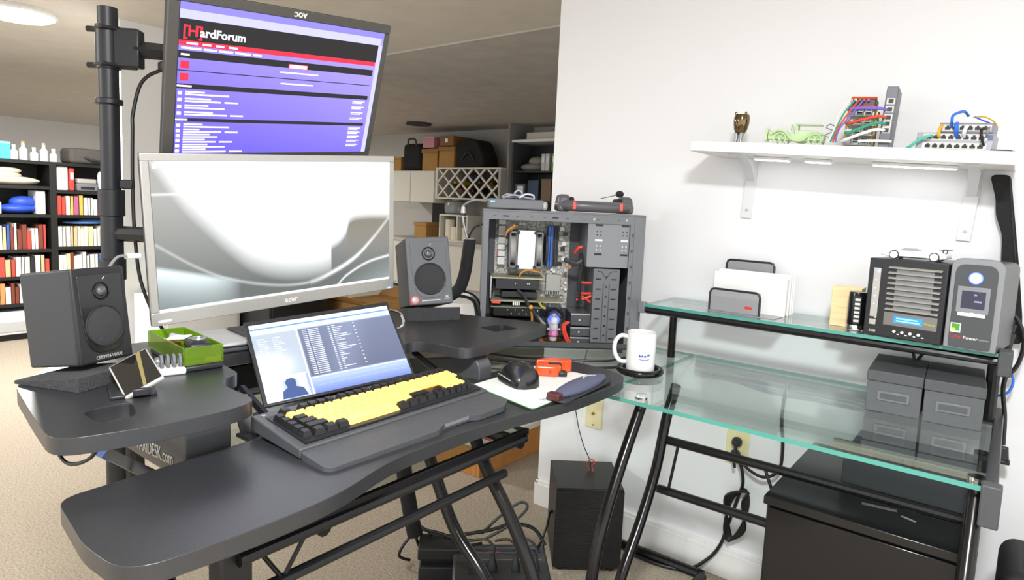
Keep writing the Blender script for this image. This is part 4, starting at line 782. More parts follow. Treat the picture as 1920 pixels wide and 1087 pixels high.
bt = M().tube([(-1.245 + 1.1, 0.402 - 0.85, 0.752 - ZG), (-1.16 + 1.1, 0.409 - 0.85, 0.753 - ZG)], 0.0132, 4).build('blue_tape', mat('blue_tape', '#3f68b8', 0.5), vd)
M().tube([(-1.20 + 1.1, 0.33 - 0.85, 0.84 - ZG), (-1.14 + 1.1, 0.325 - 0.85, 0.80 - ZG), (-1.10 + 1.1, 0.33 - 0.85, 0.78 - ZG), (-1.05 + 1.1, 0.345 - 0.85, 0.80 - ZG), (-1.04 + 1.1, 0.36 - 0.85, 0.84 - ZG)], 0.003, 6, 5).build('cable_loop', CAB['black'], vd)

# ------------------------------------------------------------------ keyboard
kb = thing('keyboard', 'black keyboard with glowing yellow letter keys and a wide palm rest', 'keyboard', (-0.989, 0.787, 0.828), (R(5.05), R(-1.0), R(88.8)))
kbm = mat('keyboard_grey', '#4c4e51', 0.42, var=0.05, scale=120)
M().prism([(0.0, 0.0), (-0.150, -0.004), (-0.150, -0.020), (0.0, -0.026)], -0.221, 0.221, 'x').build('base', kbm, kb, 0.002)
M().span((-0.206, -0.142, -0.002), (0.206, -0.022, 0.0012)).build('key_well', blk, kb)
rp = fillet([(-0.221, -0.151), (0.221, -0.151), (0.221, -0.205), (0.19, -0.222), (0.12, -0.222), (0.10, -0.212), (0.03, -0.212), (0.01, -0.224), (-0.21, -0.224), (-0.221, -0.215)], 0.006, 3)
pr = plate('palm_rest', rp, [], -0.020, -0.008, mat('rest_grey', '#484a4d', 0.45, var=0.06, scale=60), kb, 0.004, 3)
M().span((0.035, -0.2125, -0.015), (0.098, -0.2105, -0.0085)).build('grip_strip', mid_grey, pr)
M().cyl((-0.204, -0.012, -0.001), (-0.204, -0.012, 0.001), 0.004, n=14).build('badge', steel, kb)
kblk = mat('keycap_black', '#1f1f21', 0.4)
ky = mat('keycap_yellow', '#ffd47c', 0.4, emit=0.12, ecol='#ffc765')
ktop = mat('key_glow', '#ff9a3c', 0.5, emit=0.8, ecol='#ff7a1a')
U_ = 0.01865; KM = {}
def key(x, y, w, m):
    k_ = (round(w, 3), m.name)
    if k_ not in KM:
        a = M().box((0, 0, 0.0052), (w * U_ - 0.0014, U_ - 0.0016, 0.0098), taper=0.70 if w < 1.6 else 0.86); KM[k_] = a.mesh('key', m, True)
    o = bpy.data.objects.new('key', KM[k_]); COL.objects.link(o); o.parent = kb; o.location = (x + w * U_ / 2, y, 0.0012)
X0 = -0.203; MX = X0 + U_ * 1.05
rows_y = [-0.028, -0.050, -0.0685, -0.087, -0.1055, -0.124]
for r_ in range(1, 6): key(X0, rows_y[r_] + 0.003, 0.95, kblk)
key(MX, rows_y[0], 1, kblk)
for i in range(12): key(MX + U_ * (2 + i + 0.5 * (i // 4)) * 0.965, rows_y[0], 0.95, kblk)
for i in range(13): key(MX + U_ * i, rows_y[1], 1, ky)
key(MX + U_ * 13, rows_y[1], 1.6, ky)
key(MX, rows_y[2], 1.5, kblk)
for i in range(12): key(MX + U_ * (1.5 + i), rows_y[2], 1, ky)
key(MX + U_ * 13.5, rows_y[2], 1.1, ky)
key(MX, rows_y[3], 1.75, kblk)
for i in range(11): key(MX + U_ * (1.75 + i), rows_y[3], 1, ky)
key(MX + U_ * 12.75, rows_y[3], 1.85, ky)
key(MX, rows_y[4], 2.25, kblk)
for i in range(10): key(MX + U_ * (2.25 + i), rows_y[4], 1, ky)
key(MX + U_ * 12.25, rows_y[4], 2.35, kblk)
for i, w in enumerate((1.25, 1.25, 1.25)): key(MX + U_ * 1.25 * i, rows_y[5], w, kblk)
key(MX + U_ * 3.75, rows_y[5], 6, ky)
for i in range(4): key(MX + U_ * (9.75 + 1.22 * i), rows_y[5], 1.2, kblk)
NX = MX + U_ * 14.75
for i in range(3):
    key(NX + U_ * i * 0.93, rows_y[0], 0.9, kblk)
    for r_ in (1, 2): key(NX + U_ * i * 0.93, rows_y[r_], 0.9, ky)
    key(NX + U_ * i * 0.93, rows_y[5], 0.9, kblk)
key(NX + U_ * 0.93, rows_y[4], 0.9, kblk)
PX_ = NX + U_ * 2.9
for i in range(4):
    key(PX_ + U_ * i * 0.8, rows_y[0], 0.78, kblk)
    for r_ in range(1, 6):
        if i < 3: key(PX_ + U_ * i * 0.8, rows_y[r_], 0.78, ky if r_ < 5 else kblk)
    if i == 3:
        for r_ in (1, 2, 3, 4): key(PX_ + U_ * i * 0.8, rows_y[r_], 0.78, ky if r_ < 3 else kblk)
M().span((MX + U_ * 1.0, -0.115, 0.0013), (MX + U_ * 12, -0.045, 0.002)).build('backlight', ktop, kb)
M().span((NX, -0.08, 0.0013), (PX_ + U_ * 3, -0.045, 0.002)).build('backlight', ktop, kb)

# ------------------------------------------------------------------ mouse pad, mouse, wrist rest, orange tool
pad = thing('mouse_pad', 'white printed mouse pad with green edge on the keyboard tray', 'mouse pad', (-0.83, 1.19, ZT))
pp = [(-0.935 + 0.83, 1.06 - 1.19), (-0.728 + 0.83, 1.018 - 1.19), (-0.738 + 0.83, 1.35 - 1.19), (-0.94 + 0.83, 1.325 - 1.19)]
M().prism(fillet(pp, 0.012, 4), 0, 0.003).build('base', mat('pad_black', '#1b1d1c', 0.8), pad)
pg = [(p[0] * 0.985, p[1] * 0.985) for p in pp]
M().prism(fillet(pg, 0.012, 4), 0.003, 0.0036).build('green_edge', mat('pad_green', '#4f9a4a', 0.6), pad)
pg = [(p[0] * 0.965, p[1] * 0.965) for p in pp]
M().prism(fillet(pg, 0.012, 4), 0.0036, 0.004).build('white_sheet', mat('pad_white', '#e6e6e4', 0.5), pad)
text('pad_lettering', 'Imprint', 0.021, mat('pad_print', '#74767e', 0.6), pad, (0.082, -0.105, 0.0041), (0, 0, R(92)), ax='z', ext=0.0001)
mo = thing('mouse', 'large black contoured computer mouse on the white mouse pad', 'mouse', (-0.875, 1.155, ZT + 0.004), (0, 0, R(68)))
ms = M(); n_, k_ = 24, 14; vs = []
for i in range(k_ + 1):
    t = i / k_; y = -0.062 + 0.124 * t
    w = 0.034 * (1 - abs(2 * t - 0.9) ** 3.2 * 0.42) * (1 if 0 < i < k_ else 0.55); h = 0.052 * (0.55 + 0.45 * math.sin(math.pi * min(1, t * 0.85 + 0.18))) * (1 if 0 < i < k_ else 0.6)
    for j in range(n_):
        a = math.pi * j / (n_ - 1); vs.append((w * math.cos(a) * (1 - 0.12 * math.sin(a)) + 0.006 * math.sin(a), y, h * math.sin(a) ** 0.75))
fs = []
for i in range(k_): fs += [(i * n_ + j, i * n_ + j + 1, (i + 1) * n_ + j + 1, (i + 1) * n_ + j) for j in range(n_ - 1)]
fs += [tuple(range(n_)), tuple(range(k_ * n_, (k_ + 1) * n_))]
for i in range(k_): fs.append((i * n_, (i + 1) * n_, (i + 1) * n_ + n_ - 1, i * n_ + n_ - 1))
ms.add(vs, fs).build('shell', mat('mouse_black', '#1d1d1f', 0.22, coat=0.3), mo)
M().tube([(-0.033, -0.03, 0.014), (-0.035, 0.0, 0.017), (-0.032, 0.03, 0.016)], 0.0012, 6, 4).build('side_strip', silver, mo)
M().cyl((-0.0, 0.034, 0.032), (0.007, 0.034, 0.032), 0.010, n=16).build('scroll_wheel', dk_grey, mo)
M().box((0.004, -0.050, 0.0275), (0.026, 0.012, 0.001), (R(38), 0, 0)).build('label', silver, mo)
wr = thing('wrist_rest', 'blue grey padded wrist rest with a pale emblem at the pad edge', 'wrist rest', (-0.738, 1.215, ZT + 0.004), (0, 0, R(94)))
M().sph((0, 0, 0.010), (0.115, 0.026, 0.0145), 28, 14).build('cushion', mat('gel_blue', '#50536b', 0.6, var=0.05, scale=200), wr)
M().prism(fillet([(-0.12, -0.026), (0.118, -0.026), (0.118, 0.026), (-0.12, 0.026)], 0.02, 5), 0, 0.004).build('base', mat('gel_base', '#35353d', 0.6), wr)
M().span((-0.126, -0.014, 0.002), (-0.104, 0.016, 0.018)).build('end_tab', mat('tab_maroon', '#4a2026', 0.4), wr, 0.003)
em = mat('emblem_pale', '#b9bcc8', 0.6)
M().prism([(0.005, -0.004), (0.02, 0.002), (0.034, 0.001), (0.05, -0.006), (0.046, 0.003), (0.03, 0.007), (0.016, 0.006)], 0.0238, 0.0247).build('emblem', em, wr)
M().prism([(0.03, 0.003), (0.045, 0.002), (0.058, -0.008), (0.05, -0.001), (0.04, 0.005)], 0.0225, 0.0238).build('emblem', em, wr)
ot = thing('orange_tool', 'orange plastic hinged gadget with black joint on the mouse pad', 'gadget', (-0.862, 1.28, ZT + 0.004), (0, 0, R(40)))
orm = mat('orange_gloss', '#e4521c', 0.25, coat=0.4)
M().prism(fillet([(-0.045, -0.03), (0.01, -0.034), (0.022, -0.018), (0.018, 0.0), (-0.04, 0.0)], 0.008, 4), 0.0, 0.026).build('front_shell', orm, ot, 0.005, 3)
M().prism(fillet([(-0.042, 0.004), (0.03, 0.002), (0.052, 0.016), (0.046, 0.034), (0.0, 0.036), (-0.03, 0.022)], 0.008, 4), 0.004, 0.032).build('rear_shell', orm, ot, 0.006, 3)
M().span((-0.01, -0.012, 0.008), (0.022, 0.012, 0.028)).build('black_joint', blk, ot, 0.003); M().span((0.012, -0.03, 0), (0.034, -0.004, 0.012)).build('black_foot', blk, ot, 0.003)
M().cyl((-0.008, -0.033, 0.014), (-0.008, -0.036, 0.014), 0.004, n=10).build('rivet', mat('rivet_red', '#b93a20', 0.4), ot)

# ------------------------------------------------------------------ large silver monitor
ac = thing('monitor', 'large silver framed monitor showing a grey swirl wallpaper', 'monitor', (-1.416, 0.911, 0.927), (R(4.07), R(-4.24), R(84.0)))
w, h = 0.63, 0.372
M().span((-w / 2 + 0.004, 0.012, 0.004), (w / 2 - 0.004, 0.035, h - 0.004)).build('back_shell', blk, ac, 0.006)
M().span((-w / 2, 0.004, 0), (w / 2, 0.013, h)).build('side_band', dk_grey, ac, 0.001)
bz = M().span((-w / 2, 0, 0), (w / 2, 0.006, 0.030)).span((-w / 2, 0, h - 0.016), (w / 2, 0.006, h)).span((-w / 2, 0, 0.03), (-w / 2 + 0.016, 0.006, h - 0.016)).span((w / 2 - 0.016, 0, 0.03), (w / 2, 0.006, h - 0.016)).build('bezel', silver, ac, 0.0015)
text('lettering', 'acer', 0.019, white_p, bz, (-0.012, -0.0006, 0.009), bold=0.0004)
M().rect(-w / 2 + 0.012, 0.007, -w / 2 + 0.040, 0.013, -0.0006).build('sticker', white_p, bz)
M().span((w / 2 - 0.02, -0.001, 0.003), (w / 2 - 0.010, 0.001, 0.006)).build('power_light', emis('blue_led', '#4a66ff'), bz)
def interp(tab, u):
    n = len(tab)
    if u <= tab[0][0]: return tab[0][1]
    for i in range(n - 1):
        x0, y0 = tab[i]; x1, y1 = tab[i + 1]
        if u <= x1:
            m0 = (y1 - tab[max(i - 1, 0)][1]) / (x1 - tab[max(i - 1, 0)][0]); m1 = (tab[min(i + 2, n - 1)][1] - y0) / (tab[min(i + 2, n - 1)][0] - x0)
            d = x1 - x0; t = (u - x0) / d
            return (2 * t ** 3 - 3 * t * t + 1) * y0 + (t ** 3 - 2 * t * t + t) * d * m0 + (3 * t * t - 2 * t ** 3) * y1 + (t ** 3 - t * t) * d * m1
    return tab[-1][1]
WB = [(0.0, -0.25), (0.1, 0.04), (0.19, 0.23), (0.26, 0.37), (0.35, 0.51), (0.48, 0.60), (0.63, 0.62), (0.72, 0.58), (0.77, 0.50), (0.79, 0.40), (0.85, 0.37), (1.0, 0.38)]
C1 = [(0.0, 0.54), (0.14, 0.72), (0.26, 0.83), (0.45, 0.92), (0.60, 0.93), (0.71, 0.87), (0.82, 0.77), (0.91, 0.63), (1.0, 0.46)]
C2 = [(0.72, 1.0), (0.77, 0.92), (0.88, 0.83), (1.0, 0.79)]
def wallpaper(u, v):
    t = 1 - v
    c = mixc((0.42, 0.42, 0.40), (0.15, 0.165, 0.16), (t - 0.25) / 0.65)
    if u > 0.78: c = mixc(c, (0.26, 0.24, 0.20), 1 - abs(t - 0.5) * 3)
    b = interp(WB, u); soft = 0.30 if u < 0.7 else 0.10
    c = mixc((1.25, 1.28, 1.28), c, (t - b) / soft) if t > b else (1.25, 1.28, 1.28)
    d = t - interp(C1, u); k = 0.35 + 0.65 * math.exp(-((u - 0.78) / 0.14) ** 2)
    c = mixc(c, (1, 1, 1), math.exp(-(d / (0.010 if u < 0.6 else 0.016)) ** 2) * k)
    if u > 0.7:
        d = t - interp(C2, u); c = mixc(c, (1, 1, 1), math.exp(-(d / 0.010) ** 2) * 0.75)
        if d > 0: c = mixc(c, (0.55, 0.62, 0.62), min(1, d * 4) * (u - 0.6) * 1.2)
    gl = t - (0.71 + 0.5 * u)
    if gl > -0.03 and u < 0.34: c = mixc(c, (0.85, 0.98, 1.0), math.exp(-max(0, gl) / 0.13) * min(1, (gl + 0.03) / 0.04) * max(0, 1 - (u / 0.30) ** 3))
    if u < 0.17: c = mixc(c, (1, 1, 1), math.exp(-((t - 0.215) / 0.008) ** 2) * 0.7)
    return c
scr = vcgrid('screen', -w / 2 + 0.016, 0.03, w / 2 - 0.016, h - 0.016, 220, 130, wallpaper, screen_mat('wallpaper_glow', 0.72), ac, -0.0002)
M().rect(-w / 2 + 0.021, h - 0.031, -w / 2 + 0.031, h - 0.021, -0.0006).build('desktop_icon', emis('icon_white', '#ffffff', 0.9), scr)
M().rect(-w / 2 + 0.016, 0.03, w / 2 - 0.016, 0.0365, -0.0006).build('task_bar', emis('bar_white', '#e9eef2', 0.75), scr)
M().span((-0.05, 0.035, 0.14), (0.05, 0.055, 0.24)).build('mount_plate', blk, ac, 0.002)
ub = thing('usb_plug', 'pale plug with grey cable in the left edge of the silver monitor', 'plug', (-1.44, 0.574, 1.06), (0, 0, R(84)))
M().span((-0.022, 0.008, -0.005), (0.004, 0.02, 0.006)).build('body', white_p, ub, 0.002)
M().tube([(-0.02, 0.014, 0), (-0.04, 0.014, -0.002), (-0.058, 0.016, -0.03), (-0.066, 0.02, -0.07), (-0.07, 0.03, -0.11)], 0.0032, 7, 5).build('cable', CAB['grey'], ub)

# ------------------------------------------------------------------ upper upside-down monitor
ao = thing('monitor', 'tilted black monitor hung upside down showing a purple forum page', 'monitor', (-1.483, 0.919, 1.291), (R(21.3), R(-5.75), R(88.1)))
w, h = 0.56, 0.362
M().span((-w / 2 + 0.01, 0.012, 0.01), (w / 2 - 0.01, 0.04, h - 0.01)).build('back_shell', blk, ao, 0.008)
M().span((-w / 2, 0.003, 0), (w / 2, 0.016, h)).build('side_band', blk, ao, 0.002)
aob = mat('aoc_bezel', '#55534f', 0.3, var=0.04, scale=50)
T_, S_ = 0.021, 0.024
bz = M().span((-w / 2, 0, 0), (w / 2, 0.006, 0.018)).span((-w / 2, 0, h - T_), (w / 2, 0.006, h)).span((-w / 2, 0, 0.018), (-w / 2 + S_, 0.006, h - T_)).span((w / 2 - S_ + 0.006, 0, 0.018), (w / 2, 0.006, h - T_)).build('bezel', aob, ao, 0.002)
text('lettering', 'AOC', 0.015, white_p, bz, (0.030, -0.0006, h - 0.005), flip=True, bold=0.0006)
M().span((-0.05, 0.04, 0.12), (0.05, 0.055, 0.22)).build('mount_plate', blk, ao, 0.002)
sx0, sx1, sz0, sz1 = -w / 2 + S_, w / 2 - S_ + 0.006, 0.018, h - T_
scr = vcgrid('screen', sx0, sz0, sx1, sz1, 30, 20, lambda u, v: mixc(mixc((0.13, 0.10, 0.62), (0.30, 0.24, 0.80), v), (0.42, 0.36, 0.90), u * 0.5 * (0.4 + v)), screen_mat('forum_glow', 0.85), ao, -0.0002)
SW, SH = sx1 - sx0, sz1 - sz0
def SR(m_, u0, v0, u1, v1, d=0.0008): return m_.rect(sx0 + SW * u0, sz1 - SH * v1, sx0 + SW * u1, sz1 - SH * v0, -d)
e_dark = emis('ui_dark', '#3a3838', 0.7); e_wht = emis('ui_white', '#f4f2ff', 0.95); e_red = emis('ui_red', '#e83a4c', 0.9); e_pale = emis('ui_pale', '#b9b8f4', 0.9); e_lil = emis('ui_lilac', '#8a82e8', 0.85)
SR(M(), 0, 0, 1, 0.045, 0.0005).build('tab_bar', e_lil, scr); SR(M(), 0, 0.045, 0.985, 0.10, 0.0005).build('address_bar', e_pale, scr)
SR(M(), 0, 0.10, 0.975, 0.235, 0.0005).build('banner', e_dark, scr); SR(M(), 0, 0.235, 0.97, 0.268, 0.0006).build('red_menu', e_red, scr)
SR(M(), 0, 0.300, 0.965, 0.348, 0.0005).build('dark_band', e_dark, scr); SR(M(), 0, 0.425, 0.96, 0.431, 0.0005).build('dark_line', e_dark, scr)
SR(M(), 0, 0.515, 0.96, 0.548, 0.0005).build('dark_band', e_dark, scr); SR(M(), 0, 0.748, 0.96, 0.772, 0.0005).build('dark_band', e_dark, scr)
SR(M(), 0.975, 0.10, 1, 1, 0.0005).build('scroll_bar', e_pale, scr)
text('lettering', '[H]', 0.031, e_red, scr, (sx0 + SW * 0.012, -0.0008, sz1 - SH * 0.205), bold=0.0006)
text('lettering', 'ardForum', 0.025, e_wht, scr, (sx0 + SW * 0.082, -0.0008, sz1 - SH * 0.203), bold=0.0006)
SR(SR(M(), 0.01, 0.365, 0.045, 0.415), 0.01, 0.445, 0.045, 0.495).build('red_badges', e_red, scr)
SR(M(), 0.49, 0.318, 0.59, 0.352, 0.0007).build('button', e_red, scr); SR(M(), 0.495, 0.322, 0.585, 0.348, 0.001).build('button_face', e_wht, scr)
tx = M()
for u0, u1 in ((0.03, 0.075), (0.095, 0.13), (0.15, 0.185), (0.205, 0.245)): SR(tx, u0, 0.245, u1, 0.258, 0.0009)
for u0, u1 in ((0.01, 0.09), (0.1, 0.155), (0.165, 0.225), (0.235, 0.305), (0.315, 0.355)): SR(tx, u0, 0.276, u1, 0.289, 0.0009)
SR(tx, 0.01, 0.318, 0.045, 0.33); SR(tx, 0.45, 0.378, 0.65, 0.388); SR(tx, 0.46, 0.46, 0.63, 0.47); SR(tx, 0.0, 0.524, 0.06, 0.536); SR(tx, 0.0, 0.753, 0.05, 0.765)
for q in range(10):
    v0 = 0.562 + q * 0.046 if q < 4 else 0.785 + (q - 4) * 0.036
    l1 = rnd.uniform(0.06, 0.13); SR(tx, 0.035, v0, 0.035 + l1, v0 + 0.011)
    l2 = rnd.uniform(0.14, 0.20); SR(tx, 0.035, v0 + 0.017, 0.035 + l2, v0 + 0.028)
    if q % 2 == 1: SR(tx, 0.05 + l2, v0 + 0.017, 0.11 + l2, v0 + 0.028)
    SR(tx, 0.005, v0 + 0.003, 0.022, v0 + 0.026)
    if q < 9: SR(tx, 0.87, v0 + 0.002, 0.945, v0 + 0.010); SR(tx, 0.87, v0 + 0.015, 0.93, v0 + 0.022)
tx.build('text_rows', e_wht, scr, kind='stuff')

# ------------------------------------------------------------------ monitor pole with arms
pl_ = thing('monitor_stand', 'tall black monitor pole with clamp arms behind the left speaker', 'monitor arm', (-1.665, 0.602, 0))
PH = 1.605
M().cyl((0, 0, 1.155), (0, 0, PH), 0.0205, n=24).build('pole', blk, pl_); M().cyl((0, 0, 0.0), (0, 0, 1.155), 0.0235, n=24).build('lower_pole', blk, pl_)
M().lathe([(0.0275, 1.135), (0.0275, 1.197)], 24).build('collar', blk, pl_, 0.002); M().lathe([(0.0275, 1.39), (0.0275, 1.403)], 24).build('collar', blk, pl_, 0.002)
M().lathe([(0.0275, 0.985), (0.0275, 1.035)], 24).build('collar', blk, pl_, 0.002)
M().lathe([(0.15, 0.0), (0.15, 0.012), (0.03, 0.022), (0.024, 0.05)], 32).build('floor_base', blk, pl_)
hz = PH - 0.10
ck = M().cyl((0, 0, hz - 0.035), (0, 0, hz + 0.06), 0.0255, n=24).build('arm_clamp', blk, pl_)
ax_, ay_ = 0.73, 0.68
for z in (hz + 0.052, hz - 0.028):
    M().tube([(-0.035, -0.03, z), (0.045, 0.042, z)], 0.0065, 8).build('clamp_lever', blk, ck); M().span((-0.03, -0.026, z - 0.004), (0.03, 0.026, z + 0.004)).build('clamp_plate', blk, ck, 0.003)
M().box((0.032, 0.030, hz + 0.012), (0.06, 0.03, 0.085), (0, 0, R(43))).build('arm_hinge', blk, pl_, 0.004)
M().tube([(0.045, 0.042, hz + 0.012), (0.12, 0.13, hz + 0.010), (0.10, 0.28, hz - 0.06)], 0.019, 4).build('arm', blk, pl_)
M().box((0.095, 0.31, hz - 0.075), (0.06, 0.07, 0.07)).build('arm_head', blk, pl_, 0.005)
M().box((0.088, 0.083, hz - 0.022), (0.022, 0.02, 0.02)).build('cable_clip', blk, pl_, 0.003)
M().box((0.026, 0.024, 1.21), (0.03, 0.016, 0.022), (0, 0, R(43))).build('cable_clip', blk, pl_, 0.003)
M().tube([(0.0, 0.0, 1.095), (0.10, 0.06, 1.095), (0.16, 0.28, 1.105)], 0.018, 8).build('lower_arm', blk, pl_)
M().box((0.185, 0.30, 1.11), (0.06, 0.09, 0.09)).build('arm_head', blk, pl_, 0.005)
M().tube([(0.12, 0.12, hz - 0.02), (0.085, 0.08, hz - 0.03), (0.05, 0.05, hz - 0.06), (0.036, 0.036, hz - 0.13), (0.036, 0.034, 1.335), (0.036, 0.032, 1.21), (0.038, 0.034, 1.095), (0.046, 0.042, 0.985), (0.07, 0.065, 0.895), (0.10, 0.09, 0.835)], 0.0042, 8, 6).build('cable', CAB['black'], pl_)

# ------------------------------------------------------------------ portable monitor with stand
po = thing('portable_monitor', 'slim portable screen leaning behind the keyboard showing a file list', 'monitor', (-1.068, 0.817, 0.802), (R(-44.3), R(-5.5), R(70.8)))
w, h = 0.321, 0.201
M().span((-w / 2, 0.0, 0), (w / 2, 0.007, h)).build('body', blk, po, 0.002)
M().span((-w / 2 + 0.010, 0.007, 0.01), (w / 2 - 0.01, 0.010, h - 0.01)).build('back_cover', dk_grey, po, 0.002)
sx0, sx1, sz0, sz1 = -w / 2 + 0.008, w / 2 - 0.006, 0.006, h - 0.010; SW, SH = sx1 - sx0, sz1 - sz0
def pview(u, v):
    c = mixc((0.30, 0.36, 0.62), (0.72, 0.80, 0.95), abs(v - 0.15) * 0.9)
    if v > 0.86: c = mixc((0.55, 0.72, 0.98), (0.90, 0.95, 1.0), (v - 0.86) * 7)
    elif v > 0.20 and u > 0.31: c = mixc((0.115, 0.13, 0.20), (0.26, 0.30, 0.42), v * 0.4 + math.exp(-((u - 0.5 - 0.2 * v) / 0.12) ** 2) * 0.35)
    elif v > 0.28 and u <= 0.30: c = mixc((0.30, 0.36, 0.44), (0.95, 0.97, 1), math.exp(-((u - 0.06) / 0.12) ** 2 - ((v - 0.42) / 0.14) ** 2) + 0.15)
    elif v <= 0.28 and u < 0.28: c = mixc((0.75, 0.80, 0.9), (0.25, 0.33, 0.55), math.exp(-((u - 0.17) / 0.06) ** 2) * (v < 0.24))
    if v <= 0.20 and u > 0.31: c = mixc((0.16, 0.22, 0.52), (0.45, 0.56, 0.86), v * 4)
    return c
scr = vcgrid('screen', sx0, sz0, sx1, sz1, 60, 40, pview, screen_mat('portable_glow', 0.95), po, -0.0003)
e_pt = emis('pt_white', '#dfe6f5', 0.8); e_pw = emis('pt_line', '#ffffff', 0.95)
q_ = SR(SR(SR(M(), 0.295, 0.14, 0.305, 1.0), 0.0, 0.715, 0.30, 0.722), 0.30, 0.795, 1.0, 0.805); q_.build('window_frame', e_pw, scr)
SR(M(), 0, 0.055, 1, 0.075).build('title_line', emis('pt_blue', '#6b98e8', 0.9), scr)
tx = M()
for i in range(24):
    v0 = 0.165 + i * 0.0255
    SR(tx, 0.335, v0, 0.365, v0 + 0.011); SR(tx, 0.375, v0, 0.45, v0 + 0.011); SR(tx, 0.515, v0, 0.53, v0 + 0.011)
    SR(tx, 0.545, v0, 0.56 + rnd.random() ** 2 * 0.12, v0 + 0.011)
    if i % 2 == 0: SR(tx, 0.70, v0, 0.712, v0 + 0.011)
for i in range(9): SR(tx, 0.03, 0.20 + i * 0.03, 0.07 + rnd.random() * 0.03, 0.212 + i * 0.03); SR(tx, 0.13, 0.20 + i * 0.03, 0.16 + rnd.random() * 0.05, 0.212 + i * 0.03)
tx.build('text_rows', e_pt, scr, kind='stuff')
SR(SR(M(), 0.33, 0.845, 0.93, 0.852), 0.33, 0.90, 0.97, 0.905).build('wave_line', emis('pt_wave', '#b7c6f5', 0.8), scr)
pf = M(); pc_ = [(sx0 + SW * u, sz1 - SH * v) for u, v in ((0.10, 0.99), (0.11, 0.90), (0.145, 0.86), (0.135, 0.80), (0.15, 0.755), (0.18, 0.75), (0.205, 0.77), (0.205, 0.82), (0.20, 0.86), (0.245, 0.89), (0.265, 0.99))]
pf.add([(x, -0.0009, z) for x, z in pc_], [tuple(range(len(pc_)))]).build('camera_view', emis('pt_person', '#5d72a8', 0.6), scr)
M().box((0.0, 0.035, 0.06), (0.10, 0.004, 0.13), (R(28), 0, 0)).build('kick_stand', blk, po, 0.001)
M().span((-w / 2, -0.0008, h - 0.0085), (w / 2, 0, h)).build('top_bezel', blk, po)

# ------------------------------------------------------------------ speakers on foam pads
def speaker(label, loc, rot, w, h, d, red, front):
    t = thing('speaker', label, 'speaker', loc, rot, 'desktop speakers')
    M().span((-w / 2, 0.004, 0), (w / 2, d, h)).build('cabinet', mat('speaker_vinyl', '#333437', 0.5, var=0.08, scale=200), t, 0.004, 3)
    M().span((-w / 2, -0.002, 0), (w / 2, 0.006, h)).build('front_baffle', front, t, 0.005, 3)
    k = w / 0.126
    pan = fillet([(-w * 0.40, h * 0.42), (-w * 0.30, h * 0.10), (w * 0.30, h * 0.10), (w * 0.40, h * 0.42), (w * 0.41, h * 0.93), (-w * 0.41, h * 0.93)], [0.03 * k, 0.03 * k, 0.03 * k, 0.03 * k, 0.006, 0.006], 6)
    M().prism(pan, -0.0035, -0.001, 'y').build('trim_panel', mat('gloss_panel', '#1a1b1d', 0.12, coat=0.3) if not red else mat('panel_grey', '#5c5e62', 0.4), t, 0.0008)
    cz = h * 0.38; r = w * 0.345
    M().torus((0, -0.004, cz), r, 0.0022 * k, 36, 8, 'y').build('woofer_ring', blk, t)
    M().lathe([(r, 0.0038), (r * 0.8, 0.006), (0, 0.0075)], 36, (0, 0, cz), 'y').build('woofer_grille', mat('grille_mesh', '#3a3b3d', 0.6, bump=0.8, scale=900), t)
    M().torus((0, -0.004, h * 0.75), w * 0.14, 0.002 * k, 28, 8, 'y').build('tweeter_ring', blk_gloss, t)
    M().sph((0, -0.003, h * 0.75), (w * 0.095, 0.009 * k, w * 0.095), 20, 10).build('tweeter_dome', mat('dome_grey', '#6f7073', 0.2, 0.6), t)
    M().box((w * 0.06, -0.0045, h * 0.885), (0.006, 0.001, 0.002), (0, R(-40), 0)).build('tick_mark', silver, t)
    if red:
        kn = M().lathe([(w * 0.075, 0.002), (w * 0.075, 0.006), (w * 0.05, 0.008), (0, 0.008)], 18, (-w * 0.38, 0, h * 0.075), 'y').build('volume_knob', silver, t)
        M().torus((-w * 0.38, -0.003, h * 0.075), w * 0.085, 0.0016, 22, 6, 'y').build('red_ring', mat('red_ring', '#e0444c', 0.3, emit=0.4), kn)
        M().span((-w * 0.22, -0.0028, h * 0.055), (w * 0.2, -0.002, h * 0.072)).build('brand_bar', silver, t)
        M().rect(w * 0.30, h * 0.07, w * 0.42, h * 0.085, -0.0026).rect(w * 0.33, h * 0.10, w * 0.39, h * 0.12, -0.0026).build('brand_mark', silver, t)
    else: text('lettering', 'CERWIN-VEGA!', 0.0088, silver, t, (-w * 0.22, -0.0026, h * 0.035), sx=0.82)
    return t
speaker('left black speaker with glossy panel standing beside the monitor pole', (-1.238, 0.436, 0.8965), (R(-8.0), R(0.5), R(110)), 0.102, 0.166, 0.120, False, blk)
speaker('right grey-fronted speaker with red volume ring next to the open computer', (-1.278, 1.274, 0.912), (R(-12.3), R(-3.2), R(59.4)), 0.126, 0.193, 0.155, True, mat('panel_grey', '#5c5e62'))
def wedge(label, loc, rz, w, d, h0, h1):
    t = M().prism([(0, 0), (d, 0), (d, h1), (0, h0)], -w / 2, w / 2, 'x'); o = t.build('foam_pad', foam, None, 0.001, loc=loc, rot=(0, 0, rz)); tag(o, label, 'foam pad', 'speaker foam pads')
wedge('speckled charcoal foam pad under the left black speaker', (-1.180, 0.420, ZD), R(113), 0.122, 0.135, 0.0245, 0.006)
wedge('charcoal foam pad under the right grey-fronted speaker', (-1.255, 1.262, ZD), R(59.4), 0.15, 0.17, 0.038, 0.002)

